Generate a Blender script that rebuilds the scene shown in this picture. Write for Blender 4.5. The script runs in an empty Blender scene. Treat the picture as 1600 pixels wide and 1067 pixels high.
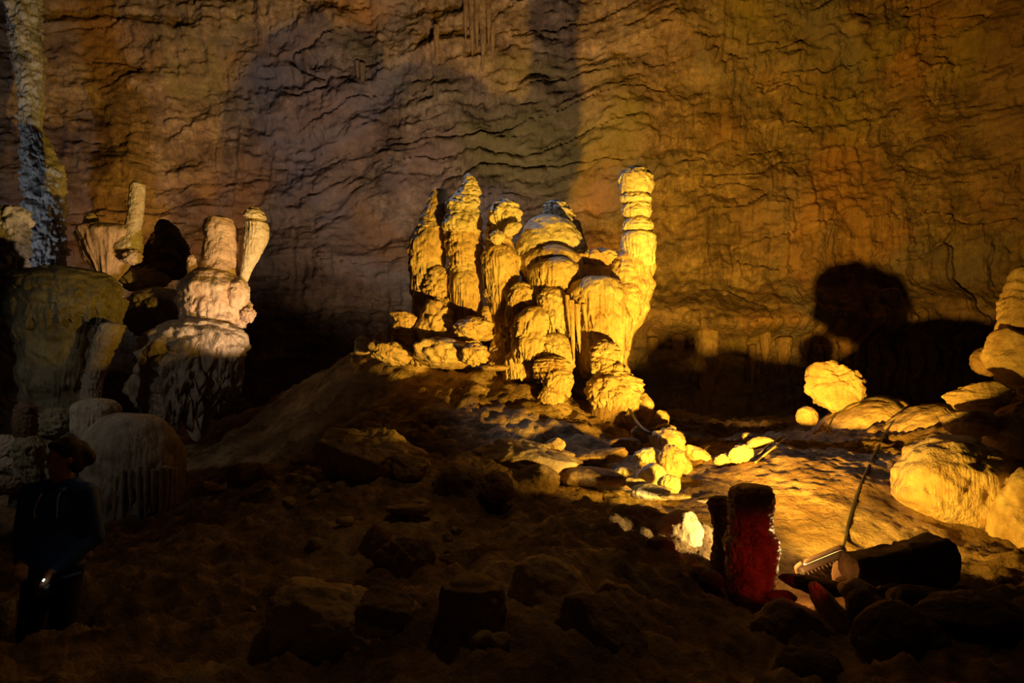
import bpy, bmesh, math, random
import numpy as np
from mathutils import Vector, Euler, Matrix

# ------------------------------------------------------------------ camera, world, exposure, lights
scene = bpy.context.scene
col = scene.collection
FOC, CXP, CYP, PITCH, EYE = 1100.0, 800.0, 533.5, math.radians(6.0), 1.6
cam_d = bpy.data.cameras.new('camera')
cam = bpy.data.objects.new('camera', cam_d); col.objects.link(cam)
cam.location = (0, 0, EYE); cam.rotation_euler = (math.pi/2 + PITCH, 0, 0)
cam_d.sensor_width = 36; cam_d.lens = FOC/1600*36; cam_d.clip_end = 200
scene.camera = cam
scene.view_settings.view_transform = 'Standard'; scene.view_settings.look = 'None'
scene.view_settings.exposure = 0.0; scene.view_settings.gamma = 1.0
scene.view_settings.use_curve_mapping = False

world = bpy.data.worlds.new('cave_dark'); scene.world = world; world.use_nodes = True
world.node_tree.nodes['Background'].inputs[0].default_value = (1.0, .62, .35, 1)
world.node_tree.nodes['Background'].inputs[1].default_value = 0.0012

CP, SP = math.cos(PITCH), math.sin(PITCH)
def P(px, py, Y):
    """the world point at distance Y in front of the camera that the photo shows at (px, py)"""
    dx, dy = (px-CXP)/FOC, -(py-CYP)/FOC
    t = Y/(CP - dy*SP)
    return np.array([dx*t, Y, EYE + (SP + dy*CP)*t])
def S(Y): return Y/FOC          # metres per pixel at distance Y

def aim(o, target):
    d = Vector(target) - o.location
    o.rotation_euler = d.to_track_quat('-Z', 'Y').to_euler()
def spot(name, loc, target, power, color, deg, blend, size=.06):
    l = bpy.data.lights.new(name, 'SPOT'); l.energy = power; l.color = color
    l.spot_size = math.radians(deg); l.spot_blend = blend; l.shadow_soft_size = size
    o = bpy.data.objects.new(name, l); col.objects.link(o); o.location = loc; aim(o, target); return o
AMBER = (1.0, .53, .045)
LAMP = P(1236, 820, 5.85)
def soften(o, smooth):
    """a lamp behind a wide reflector: falls off gently close by"""
    l = o.data; l.use_nodes = True; nt = l.node_tree; em = [n for n in nt.nodes if n.type == 'EMISSION'][0]
    fo = nt.nodes.new('ShaderNodeLightFalloff'); fo.inputs['Strength'].default_value = 1; fo.inputs['Smooth'].default_value = smooth
    nt.links.new(fo.outputs['Quadratic'], em.inputs['Strength'])
soften(spot('flood_beam', LAMP, P(905, 400, 10.6), 3900, AMBER, 112, .9), 16)
soften(spot('flood_wall_beam', LAMP, P(1240, 300, 20), 3900, (1, .48, .04), 70, 1.0), 3)
soften(spot('flood_spill', LAMP, P(1480, 715, 7), 430, AMBER, 130, 1.0), 1)
spot('flood_glow', P(1250, 874, 5.5), P(1120, 845, 5.6), 210, (1, .70, .24), 112, .5, .05)
spot('red_marker_lamp', (1.95, 4.0, .55), P(1172, 868, 5.3), 9, (1, .035, .012), 36, .8, .03)
spot('pit_bounce_fill', P(1180, 655, 12.5) + np.array([0, 0, .2]), P(1120, 590, 19), 30, (1, .52, .12), 110, 1.0, .2)  # added fill in place of light bounced into the pit
spot('left_group_lamp', P(500, 640, 10.2) + np.array([0, 0, .35]), P(238, 342, 12.8), 440, (1, .62, .34), 44, .3, .05)
spot('left_wall_fill', P(262, 420, 15.2), P(240, 325, 19), 360, (1, .46, .08), 70, 1.0, .2)  # added orange fill, brightens the wall behind the left group
spot('left_cool_lamp', (-11.5, 10.0, .6), P(60, 330, 16.5), 420, (.92, .95, 1.0), 60, .8, .1)
spot('wall_wash_lamp', P(690, 560, 12.4), P(660, 150, 20), 2500, (1, .72, .50), 86, 1.0, .4)
spot('cool_top_lamp', (-4.0, 14.5, 13.5), P(830, 345, 11), 1500, (.62, .72, 1.0), 24, .8, .2)
spot('green_wash_lamp', (-7.0, 5.0, 4.2), P(170, 610, 9.8), 85, (1, .88, .70), 56, .8, .2)
spot('overhead_bounce_fill', (1.5, 6.6, 9.0), (-.8, 4.9, .5), 115, (1, .56, .18), 58, 1.0, .25)  # added from above, stands in for bounce off the lit wall
spot('foreground_fill', (-2.0, -1.5, 5.5), (-.6, 5, .4), 9, (1, .50, .2), 110, 1.0, .15)  # added weak ambient fill from behind the camera

# ------------------------------------------------------------------ noise
_r = np.random.RandomState(7)
_perm = _r.permutation(256).astype(np.int64); _perm = np.concatenate([_perm, _perm, _perm])
_grad = _r.normal(size=(256, 3)); _grad /= np.linalg.norm(_grad, axis=1)[:, None]
def pn(p, seed=0):
    p = np.asarray(p, float) + seed*17.31
    i = np.floor(p).astype(np.int64); f = p - i; i &= 255
    u = f*f*f*(f*(f*6-15)+10)
    out = 0
    for a in (0, 1):
        for b in (0, 1):
            for c in (0, 1):
                h = _perm[_perm[_perm[(i[:, 0]+a) & 255] + ((i[:, 1]+b) & 255)] + ((i[:, 2]+c) & 255)]
                g = _grad[h]
                d = g[:, 0]*(f[:, 0]-a) + g[:, 1]*(f[:, 1]-b) + g[:, 2]*(f[:, 2]-c)
                w = (u[:, 0] if a else 1-u[:, 0])*(u[:, 1] if b else 1-u[:, 1])*(u[:, 2] if c else 1-u[:, 2])
                out = out + w*d
    return out*1.6
def fbm(p, o=4, seed=0, g=.5):
    p = np.asarray(p, float); s = 0; a = 1
    for k in range(o):
        s = s + a*pn(p*(2.03**k), seed+k); a *= g
    return s
def billow(p, o=3, seed=0, g=.5):
    p = np.asarray(p, float); s = 0; a = 1
    for k in range(o):
        s = s + a*(np.abs(pn(p*(2.03**k), seed+k))*2-.5); a *= g
    return s
def sstep(a, b, x):
    t = np.clip((x-a)/(b-a), 0, 1); return t*t*(3-2*t)

# ------------------------------------------------------------------ object helpers
def tag(o, label=None, cat=None, group=None, kind=None):
    for k, v in (('label', label), ('category', cat), ('group', group), ('kind', kind)):
        if v: o[k] = v
    return o
def thing(name, base, label, cat, group=None):
    o = bpy.data.objects.new(name, None); col.objects.link(o)
    o.location = base; o.empty_display_size = .2
    return tag(o, label, cat, group)
def mesh_obj(name, v, f, mat, parent=None, base=None, smooth=True):
    """v: world verts; f: (M,4) or (M,3) index array; one mesh object, origin at base (or at its parent's)"""
    v = np.asarray(v, float); f = np.asarray(f, np.int32)
    if parent is not None:
        b = np.array(parent.matrix_basis.translation) + (np.array(parent.parent.matrix_basis.translation) if parent.parent else 0)
    elif base is not None: b = np.asarray(base, float)
    else: b = np.array([v[:, 0].mean(), v[:, 1].mean(), v[:, 2].min()])
    me = bpy.data.meshes.new(name)
    n, (m, k) = len(v), f.shape
    me.vertices.add(n); me.vertices.foreach_set('co', (v-b).astype(np.float32).ravel())
    me.loops.add(m*k); me.loops.foreach_set('vertex_index', f.ravel())
    me.polygons.add(m); me.polygons.foreach_set('loop_start', np.arange(0, m*k, k, dtype=np.int32))
    me.update(calc_edges=True); me.validate()
    if smooth: me.shade_smooth()
    me.materials.append(mat)
    o = bpy.data.objects.new(name, me); col.objects.link(o)
    if parent is not None: o.parent = parent
    else: o.location = b
    return o

_gf = {}
def grid_faces(nu, nv, wrap=True):
    k = (nu, nv, wrap)
    if k not in _gf:
        i = np.arange(nu if wrap else nu-1); j = np.arange(nv-1)
        I, J = np.meshgrid(i, j); I2 = (I+1) % nu
        _gf[k] = np.stack([J*nu+I, (J+1)*nu+I, (J+1)*nu+I2, J*nu+I2], -1).reshape(-1, 4)
    return _gf[k]

def loft(c, r, wj=None, nu=112, dr=1.0, saw=(0, 1), flute=(.0, 6), lump=(.0, 4), jag=0., seed=0, bump=(.014, 7)):
    """a stack of closed rings: c (nv,3) centres, r (nv) radii; saw = overhanging growth ledges, flute = vertical drip ridges,
    lump = bulbous swellings, jag = ragged lower edge"""
    nv = len(r); th = np.linspace(0, 2*math.pi, nu, endpoint=False)
    R = float(np.max(r)); rr = r[:, None]
    C, Sn = np.cos(th)[None], np.sin(th)[None]
    X = c[:, 0:1] + rr*C; Yy = c[:, 1:2] + rr*Sn*dr; Z = c[:, 2:3] + 0*C
    pts = np.stack([X, Yy, Z], -1).reshape(-1, 3)
    q = pts/R                                           # noise in units of the widest radius
    one = np.ones_like(rr)*C*0 + 1
    cyl = np.stack([(C*one).ravel(), (Sn*one).ravel(), (Z/R).ravel()], -1)
    f = np.ones(nv*nu)
    ph = None
    if saw[0]:
        L = -(Z.ravel()/R)*saw[1] + .55*pn(cyl*np.array([1.3, 1.3, .8]), seed+3) + .25*pn(cyl*np.array([4, 4, 1.5]), seed+4)
        ph = L - np.floor(L)
        prof = np.where(ph < .82, (ph/.82)**.75, 1-(ph-.82)/.18)
        f += saw[0]*(prof-.55)
    if flute[0]:
        k = flute[1]
        n = pn(cyl*np.array([k, k, .55]), seed+5)*.65 + pn(cyl*np.array([k*2.2, k*2.2, 1.1]), seed+6)*.35
        w = np.repeat(wj, nu) if wj is not None else (ph if ph is not None else 1.0)
        f += flute[0]*(np.abs(n)*2.0-.45)*w
    if lump[0]:
        f += lump[0]*billow(q*lump[1]*.5, 2, seed+8)
    if bump[0]:
        f += bump[0]*fbm(q*bump[1]*.5, 3, seed+9)
    f = f.reshape(nv, nu)
    X = c[:, 0:1] + rr*C*f; Yy = c[:, 1:2] + rr*Sn*dr*f
    if jag:
        n = pn(cyl*np.array([flute[1]*.9, flute[1]*.9, 0]), seed+11)*.6 + pn(cyl*np.array([flute[1]*2, flute[1]*2, 0]), seed+12)*.4
        w = np.repeat(wj, nu) if wj is not None else 0
        Z = Z - (jag*R*np.clip(n*1.6+.35, 0, 1.6)*w).reshape(nv, nu)
    Z = Z + .03*R*pn(q*2.3, seed+13).reshape(nv, nu)
    return np.stack([X, Yy, Z], -1).reshape(-1, 3), grid_faces(nu, nv)

def column(pts, Y, nv=None, nu=112, smooth=.012, yoff=0, **k):
    """a standing column through photo points (px, py, half width), at distance Y"""
    pts = [tuple(p) for p in pts]
    A = np.array([list(P(p[0], p[1], p[3] if len(p) > 3 else Y)) + [p[2]*S(p[3] if len(p) > 3 else Y)] for p in pts])
    L = np.concatenate([[0], np.cumsum(np.linalg.norm(np.diff(A[:, :3], axis=0), axis=1))]); L /= L[-1]
    nv = nv or 150
    t = np.linspace(0, 1, nv); B = np.stack([np.interp(t, L, A[:, i]) for i in range(4)], -1)
    w = max(1, int(smooth*nv))
    if w > 1:
        ker = np.hanning(2*w+3)[1:-1]; ker /= ker.sum()
        pad = np.concatenate([np.repeat(B[:1], w, 0), B, np.repeat(B[-1:], w, 0)])
        B = np.stack([np.convolve(pad[:, i], ker, 'valid') for i in range(4)], -1)
    r0, r1 = B[0, 3], B[-1, 3]
    # rounded crown and closed foot
    cr = np.linspace(0, math.pi/2, 9)[:-1]
    top = np.stack([np.full(8, B[0, 0]), np.full(8, B[0, 1]), B[0, 2] + .35*r0*np.cos(cr), r0*np.sin(cr)+1e-4], -1)
    bot = np.array([[B[-1, 0], B[-1, 1], B[-1, 2]-.02, r1*.6], [B[-1, 0], B[-1, 1], B[-1, 2]-.03, 1e-4]])
    B = np.concatenate([top, B, bot]); B[:, 1] += yoff
    return loft(B[:, :3], B[:, 3], nu=nu, **k)

def cap(px, top, bot, hw, Y, dome=.5, lean=0, taper=.9, e=.8, nu=144, nv=90, dr=.8, flute=(.10, 7), jag=.25, lump=(.06, 3), seed=0, saw=(0, 1), bump=(.014, 7), yoff=0, tilt=0.):
    """one flowstone tier: domed top, fluted skirt and a ragged dripping lip"""
    a = P(px, top, Y); b = P(px+lean, bot, Y); s = S(Y); R = hw*s; H = a[2]-b[2]
    t = np.linspace(0, 1, nv)
    td = np.clip(t/.5, 0, 1)*math.pi/2; ts = np.clip((t-.5)/.38, 0, 1); tu = np.clip((t-.88)/.12, 0, 1)
    r = R*np.sin(td)**e
    z = -H*dome*(1-np.cos(td)) - H*(1-dome)*ts
    r = np.where(t > .5, R*(1-(1-taper)*ts**1.3), r)
    r = np.where(t > .88, R*taper*(1-tu**.8*.97)+1e-4, r); z = np.where(t > .88, -H*(1-.05*tu) + H*.12*tu, z)
    fr = np.clip(-z/H, 0, 1)
    c = np.stack([a[0]+(b[0]-a[0])*fr, np.full(nv, Y+yoff), a[2]+z], -1)
    wj = sstep(.28, .86, t)*(1-.6*tu)
    v, f = loft(c, r+1e-4, wj=wj, nu=nu, dr=dr, flute=flute, jag=jag, lump=lump, seed=seed, saw=saw, bump=bump)
    if tilt: v[:, 2] += tilt*(v[:, 0]-a[0])*np.clip((a[2]-v[:, 2])/H*1.5, .15, 1)
    return v, f

_ico = {}
def ico(n):
    if n not in _ico:
        bm = bmesh.new(); bmesh.ops.create_icosphere(bm, subdivisions=n, radius=1)
        _ico[n] = (np.array([v.co[:] for v in bm.verts]), np.array([[v.index for v in f.verts] for f in bm.faces])); bm.free()
    return _ico[n]
def rock(px, py, Y, hw, hh, d=.8, rot=(0, 0, 0), seed=0, soft=.5, planes=12, rough=.06, lump=0., sub=5, flute=0., q=2.2, strata=0.):
    """a boulder: a ball cut by random planes (soft=1 leaves it round) and roughened; half width/height in photo pixels"""
    n, f = ico(sub); rs = np.random.RandomState(seed+100)
    pl = rs.normal(size=(planes, 3)); pl /= np.linalg.norm(pl, axis=1)[:, None]; dd = rs.uniform(.62, .98, planes)
    dots = np.clip(n@pl.T, .05, None)
    cut = np.minimum((dd/dots).min(1), 1.25)
    r = soft + (1-soft)*cut
    s = np.array([hw, (hw+hh)*.5*d, hh])*S(Y)
    p = n*s/np.mean(s)
    r = r + rough*fbm(p*q, 5, seed, .55)
    if lump: r = r + lump*billow(p*q*.8, 2, seed+5)
    if strata: r = r + strata*(pn(np.stack([p[:, 0]*.6, p[:, 1]*.6, p[:, 2]*6], -1), seed+7))
    if flute: r = r - flute*np.clip(np.abs(pn(np.stack([n[:, 0]*5, n[:, 1]*5, n[:, 2]*.6], -1), seed+6))*-2+.7, 0, 1)*sstep(.5, -.4, n[:, 2])
    v = n*r[:, None]*s
    M = np.array(Euler([math.radians(a) for a in rot]).to_matrix())
    return v@M.T + P(px, py, Y), f

# ------------------------------------------------------------------ materials
def rock_mat(name, cols, scale=1.2, rough=.75, bump=.5, bscale=9, streak=0., dark=None, spec=.25, cracks=0., drip=0., mott=(.72, 1.2), blot=0.):
    m = bpy.data.materials.new(name); m.use_nodes = True
    nt = m.node_tree; N = nt.nodes; Lk = nt.links; bs = N['Principled BSDF']
    tc = N.new('ShaderNodeTexCoord')
    co = tc.outputs['Object']
    def noise(sc, det=6, vec=co, ro=.6, dist=0):
        x = N.new('ShaderNodeTexNoise'); x.inputs['Scale'].default_value = sc; x.inputs['Detail'].default_value = det
        x.inputs['Roughness'].default_value = ro; x.inputs['Distortion'].default_value = dist; Lk.new(vec, x.inputs['Vector']); return x.outputs['Fac']
    n1 = noise(scale, 8, dist=.6)
    rp = N.new('ShaderNodeValToRGB'); el = rp.color_ramp.elements
    pos = np.linspace(.3, .7, len(cols))
    el[0].position = pos[0]; el[0].color = (*cols[0], 1); el[1].position = pos[-1]; el[1].color = (*cols[-1], 1)
    for p_, c_ in list(zip(pos, cols))[1:-1]:
        e = el.new(p_); e.color = (*c_, 1)
    Lk.new(n1, rp.inputs[0]); out = rp.outputs[0]
    # fine mottling
    n2 = noise(scale*7, 6, ro=.7)
    mr = N.new('ShaderNodeMapRange'); mr.inputs[1].default_value = .3; mr.inputs[2].default_value = .7; mr.inputs[3].default_value = mott[0]; mr.inputs[4].default_value = mott[1]
    Lk.new(n2, mr.inputs[0])
    mx = N.new('ShaderNodeMix'); mx.data_type = 'RGBA'; mx.blend_type = 'MULTIPLY'; mx.inputs[0].default_value = 1
    Lk.new(out, mx.inputs[6]); Lk.new(mr.outputs[0], mx.inputs[7]); out = mx.outputs[2]
    if blot:
        mpb = N.new('ShaderNodeMapping'); mpb.inputs['Scale'].default_value = (.8, .8, 1.5); mpb.inputs['Rotation'].default_value = (0, .14, 0); Lk.new(co, mpb.inputs[0])
        nb = noise(1.1, 10, mpb.outputs[0], .72, .4)
        rb = N.new('ShaderNodeMapRange'); rb.inputs[1].default_value = .34; rb.inputs[2].default_value = .66; rb.inputs[3].default_value = 1-blot; rb.inputs[4].default_value = 1+.45*blot; Lk.new(nb, rb.inputs[0])
        mx = N.new('ShaderNodeMix'); mx.data_type = 'RGBA'; mx.blend_type = 'MULTIPLY'; mx.inputs[0].default_value = 1
        Lk.new(out, mx.inputs[6]); Lk.new(rb.outputs[0], mx.inputs[7]); out = mx.outputs[2]
    if streak or dark:
        mp = N.new('ShaderNodeMapping'); mp.inputs['Scale'].default_value = (5, 5, .45) if streak else (1, 1, 1)
        Lk.new(co, mp.inputs[0]); n3 = noise(1.5 if streak else 2.2, 5, mp.outputs[0], .65)
        r3 = N.new('ShaderNodeMapRange'); r3.inputs[1].default_value = .52; r3.inputs[2].default_value = .68; r3.inputs[4].default_value = streak or .8
        Lk.new(n3, r3.inputs[0])
        mx = N.new('ShaderNodeMix'); mx.data_type = 'RGBA'; Lk.new(r3.outputs[0], mx.inputs[0])
        Lk.new(out, mx.inputs[6]); mx.inputs[7].default_value = (*(dark or (.25, .13, .05)), 1); out = mx.outputs[2]
    Lk.new(out, bs.inputs['Base Color'])
    bs.inputs['Roughness'].default_value = rough; bs.inputs['Specular IOR Level'].default_value = spec
    h = noise(bscale, 8, ro=.62)
    if cracks:
        vo = N.new('ShaderNodeTexVoronoi'); vo.feature = 'DISTANCE_TO_EDGE'; vo.inputs['Scale'].default_value = bscale*.35
        nz = N.new('ShaderNodeTexNoise'); nz.inputs['Scale'].default_value = bscale*.4; nz.inputs['Detail'].default_value = 4; Lk.new(co, nz.inputs['Vector'])
        va = N.new('ShaderNodeVectorMath'); va.operation = 'MULTIPLY_ADD'; va.inputs[1].default_value = (.5, .5, .5)
        Lk.new(nz.outputs['Color'], va.inputs[0]); Lk.new(co, va.inputs[2]); Lk.new(va.outputs[0], vo.inputs['Vector'])
        r4 = N.new('ShaderNodeMapRange'); r4.inputs[2].default_value = .06; r4.inputs[3].default_value = -cracks; r4.inputs[4].default_value = 0
        Lk.new(vo.outputs['Distance'], r4.inputs[0])
        ad = N.new('ShaderNodeMath'); Lk.new(h, ad.inputs[0]); Lk.new(r4.outputs[0], ad.inputs[1]); h = ad.outputs[0]
    if drip:
        mp2 = N.new('ShaderNodeMapping'); mp2.inputs['Scale'].default_value = (drip, drip, drip*.07); Lk.new(co, mp2.inputs[0])
        h2 = noise(1.0, 4, mp2.outputs[0], .6)
        ad = N.new('ShaderNodeMath'); ad.operation = 'MULTIPLY_ADD'; ad.inputs[1].default_value = 1.3; Lk.new(h2, ad.inputs[0]); Lk.new(h, ad.inputs[2]); h = ad.outputs[0]
    b = N.new('ShaderNodeBump'); b.inputs['Strength'].default_value = bump; b.inputs['Distance'].default_value = .08
    Lk.new(h, b.inputs['Height']); Lk.new(b.outputs[0], bs.inputs['Normal'])
    return m
def plain(name, c, rough=.6, metal=0., emit=None, strength=0):
    m = bpy.data.materials.new(name); m.use_nodes = True; b = m.node_tree.nodes['Principled BSDF']
    b.inputs['Base Color'].default_value = (*c, 1); b.inputs['Roughness'].default_value = rough; b.inputs['Metallic'].default_value = metal
    if emit: b.inputs['Emission Color'].default_value = (*emit, 1); b.inputs['Emission Strength'].default_value = strength
    nt = m.node_tree; n = nt.nodes.new('ShaderNodeTexNoise'); n.inputs['Scale'].default_value = 60; n.inputs['Detail'].default_value = 4
    bp = nt.nodes.new('ShaderNodeBump'); bp.inputs['Strength'].default_value = .15; bp.inputs['Distance'].default_value = .01
    nt.links.new(n.outputs['Fac'], bp.inputs['Height']); nt.links.new(bp.outputs[0], b.inputs['Normal'])
    return m
M_CALC = rock_mat('calcite', [(.50, .33, .16), (.72, .54, .32), (.82, .70, .48)], 1.6, .5, .55, 16, streak=.35, dark=(.42, .2, .06), spec=.35, drip=26)
M_CALC2 = rock_mat('pale_calcite', [(.62, .50, .34), (.80, .70, .52), (.86, .80, .66)], 1.4, .5, .5, 14, streak=.2, dark=(.45, .30, .16), spec=.35, drip=24)
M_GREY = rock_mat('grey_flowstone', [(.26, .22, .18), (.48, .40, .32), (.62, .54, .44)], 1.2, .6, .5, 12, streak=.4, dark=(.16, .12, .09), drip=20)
M_PINK = rock_mat('pink_calcite', [(.52, .36, .26), (.72, .54, .42), (.84, .72, .60)], 1.5, .6, .45, 14, streak=.3, dark=(.36, .22, .14), drip=20)
M_GREEN = rock_mat('mossy_flowstone', [(.14, .13, .08), (.32, .29, .19), (.45, .42, .30)], 1.6, .8, .5, 10, streak=.5, dark=(.08, .08, .03), drip=18)
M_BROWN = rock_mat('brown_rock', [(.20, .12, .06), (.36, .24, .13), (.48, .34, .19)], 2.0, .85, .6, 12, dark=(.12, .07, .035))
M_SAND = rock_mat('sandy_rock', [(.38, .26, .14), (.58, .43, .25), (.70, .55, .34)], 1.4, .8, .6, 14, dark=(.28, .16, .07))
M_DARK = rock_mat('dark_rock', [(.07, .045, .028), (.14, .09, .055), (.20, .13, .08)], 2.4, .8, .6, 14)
M_FLOOR = rock_mat('cave_floor', [(.12, .07, .035), (.34, .22, .11), (.62, .47, .28)], 1.1, .9, 1.0, 9, dark=(.07, .04, .02))
M_STAL = rock_mat('wall_dripstone', [(.30, .19, .11), (.46, .32, .19), (.58, .44, .29)], 1.2, .7, .5, 8, streak=.4, drip=10)
M_COL = rock_mat('grey_column', [(.20, .20, .22), (.55, .55, .56), (.78, .78, .78)], 1.4, .7, .6, 5, dark=(.10, .10, .11))
def red_mat():
    m = rock_mat('red_lit_flowstone', [(.14, .06, .04), (.50, .26, .17), (.80, .58, .44)], 5, .35, .7, 22, dark=(.10, .05, .03), spec=.4)  # red lamplight on pale calcite is partly mixed into this colour
    b = m.node_tree.nodes['Principled BSDF']
    b.inputs['Subsurface Weight'].default_value = .12; b.inputs['Subsurface Radius'].default_value = (1, .10, .03); b.inputs['Subsurface Scale'].default_value = .2
    return m
M_RED = red_mat()
def wall_mat():
    m = rock_mat('cave_wall', [(.26, .17, .12), (.44, .31, .20), (.56, .42, .28)], .8, .85, 1.0, 4.5, streak=.55, dark=(.16, .10, .07), drip=5, mott=(.5, 1.3), blot=.62)
    nt = m.node_tree; N = nt.nodes; Lk = nt.links; bs = N['Principled BSDF']
    src = bs.inputs['Base Color'].links[0].from_socket; tc = [n for n in N if n.type == 'TEX_COORD'][0]
    for sc, seed, colr, lo, hi, amt in ((.16, 0, (.36, .31, .08), .57, .70, .65), (.19, 30, (.46, .30, .25), .55, .66, .5), (.23, 60, (.27, .25, .30), .56, .66, .55), (.21, 90, (.58, .28, .08), .55, .68, .5)):
        mp = N.new('ShaderNodeMapping'); mp.inputs['Location'].default_value = (seed, 0, 0); Lk.new(tc.outputs['Object'], mp.inputs[0])
        x = N.new('ShaderNodeTexNoise'); x.inputs['Scale'].default_value = sc; x.inputs['Detail'].default_value = 5; x.inputs['Distortion'].default_value = .8; Lk.new(mp.outputs[0], x.inputs['Vector'])
        r = N.new('ShaderNodeMapRange'); r.inputs[1].default_value = lo; r.inputs[2].default_value = hi; r.inputs[4].default_value = amt; Lk.new(x.outputs['Fac'], r.inputs[0])
        mx = N.new('ShaderNodeMix'); mx.data_type = 'RGBA'; Lk.new(r.outputs[0], mx.inputs[0]); Lk.new(src, mx.inputs[6]); mx.inputs[7].default_value = (*colr, 1); src = mx.outputs[2]
    Lk.new(src, bs.inputs['Base Color']); return m
M_WALL = wall_mat()

# ------------------------------------------------------------------ the setting: cave floor and wall
FLOOR_PTS = [(620,566,11),(700,580,10.6),(780,588,10.4),(830,604,10.0),(560,556,11.6),(480,590,13),(870,650,9.2),(800,640,9.4),(700,625,9.8),(600,610,10.6),
 (1050,692,10),(1100,688,11.5),(1160,684,12),(1100,724,8.4),(1250,722,8),(1200,696,9),(1330,695,9),(1250,800,6.8),(1250,862,6.15),(1180,790,7.0),(1030,796,7.1),(1130,750,7.8),
 (1340,646,10.8),(1450,648,10),(1400,705,8.4),(1350,800,6.8),(1330,875,6.1),(1500,650,9.5),(1620,650,8.5),(1560,850,6.1),(1500,893,5.6),(1420,860,6.2),
 (1400,955,4.9),(1500,1000,4.3),(1600,950,4.6),(1250,962,4.9),(1300,1067,3.6),(1500,1075,3.3),(1165,948,5.3),(1210,922,5.7),(1300,915,5.6),
 (1000,792,6.3),(1040,806,6.3),(1085,820,5.95),(1098,885,5.65),(1060,900,5.3),(950,802,6),(900,775,6.8),(880,860,5.1),(1000,950,4.4),(960,900,4.7),(900,1010,3.8),(1050,1067,3.4),(800,1075,3.3),(860,905,4.4),(820,960,4.0),
 (700,765,7.2),(650,722,8.2),(560,735,8),(500,695,9.5),(450,645,11.5),(400,722,9.8),(350,775,8.2),(410,802,6.8),(300,835,6.6),(200,868,6.2),(150,905,5.6),(120,960,5),(600,832,6),(700,885,5.3),(600,905,4.8),
 (400,950,4.6),(300,985,4.4),(200,1005,4.2),(90,1000,4.05),(500,1045,3.6),(650,1070,3.4),(300,1072,3.4),(20,1010,3.9),(200,832,7.6),(280,792,8.8),(330,745,10.2),(0,820,8.2),(60,860,7.4),
 (70,1080,4.75),(10,1080,4.9),(120,1000,5.1),(300,700,12.5),(150,700,12.5),(0,700,12.5),(500,640,16),(900,640,13.5),(800,600,12.6),(1000,640,16),(1300,660,14.5),(1500,650,14)]
def floor_fn():
    A = np.array([P(*p) for p in FLOOR_PTS])
    ext = [(-14,2,.6),(-10,4,.4),(14,2,1.4),(9,4,1.2),(8,6,1.5),(11,9,1.8),(-14,9,.2),(0,.6,.15),(-3,1,.1),(3,1,.2),(0,-2,.0),(-6,-2,0),(6,-2,0),(-14,18,1.2),(-7,20,1.3),(0,20.5,1.3),(7,20,1.3),(14,18,1.6),(20,12,1.8),(-20,12,.8)]
    A = np.concatenate([A, np.array(ext, float)])
    D = np.sqrt(((A[:, None, :2]-A[None, :, :2])**2).sum(-1) + .09)
    n = len(A); K = np.zeros((n+3, n+3)); K[:n, :n] = D - np.eye(n)*.04; K[:n, n] = 1; K[:n, n+1:] = A[:, :2]; K[n:, :n] = K[:n, n:].T
    w = np.linalg.solve(K, np.concatenate([A[:, 2], np.zeros(3)]))
    def fn(xy):
        out = np.empty(len(xy))
        for s in range(0, len(xy), 20000):
            q = xy[s:s+20000]; d = np.sqrt(((q[:, None]-A[None, :, :2])**2).sum(-1)+.09)
            out[s:s+20000] = d@w[:n] + w[n] + q@w[n+1:]
        return out
    return fn
floor_z = floor_fn()
def floor_full(xy):
    z = floor_z(xy); p = np.stack([xy[:, 0], xy[:, 1], z*1.0], -1)
    k = 1-.85*np.exp(-((xy[:, 0]-2.4)**2+(xy[:, 1]-6.1)**2)/.9)
    k = k*(1-.72*np.exp(-((xy[:, 0]-3.0)**2/1.6+(xy[:, 1]-7.4)**2/2.2)))
    z = z - .14*np.exp(-((xy[:, 0]-2.3)**2+(xy[:, 1]-6.0)**2)/.35)
    z = z + k*.10*fbm(p*.9, 5, 3, .55) + .06*k*billow(p*2.2+.4*pn(p*1.1, 8)[:, None], 4, 9, .55)
    z = z + .036*(.25+.75*k)*fbm(p*8, 4, 21, .62)
    return z
def gz(x, y): return float(floor_full(np.array([[x, y]]))[0])
def build_floor():
    nu, nv = 640, 560
    yy = -2 + 24.0*(np.linspace(0, 1, nv)**1.35); u = np.linspace(-1, 1, nu)
    hw = 4.0 + .95*np.clip(yy, 0, None)
    X = hw[:, None]*u[None]; Y = np.repeat(yy[:, None], nu, 1)
    xy = np.stack([X.ravel(), Y.ravel()], -1)
    v = np.column_stack([xy, floor_full(xy)])
    f = grid_faces(nu, nv, False)[:, ::-1]
    tag(mesh_obj('floor', v, f, M_FLOOR, base=(0, 0, 0)), kind='structure')
build_floor()

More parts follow.
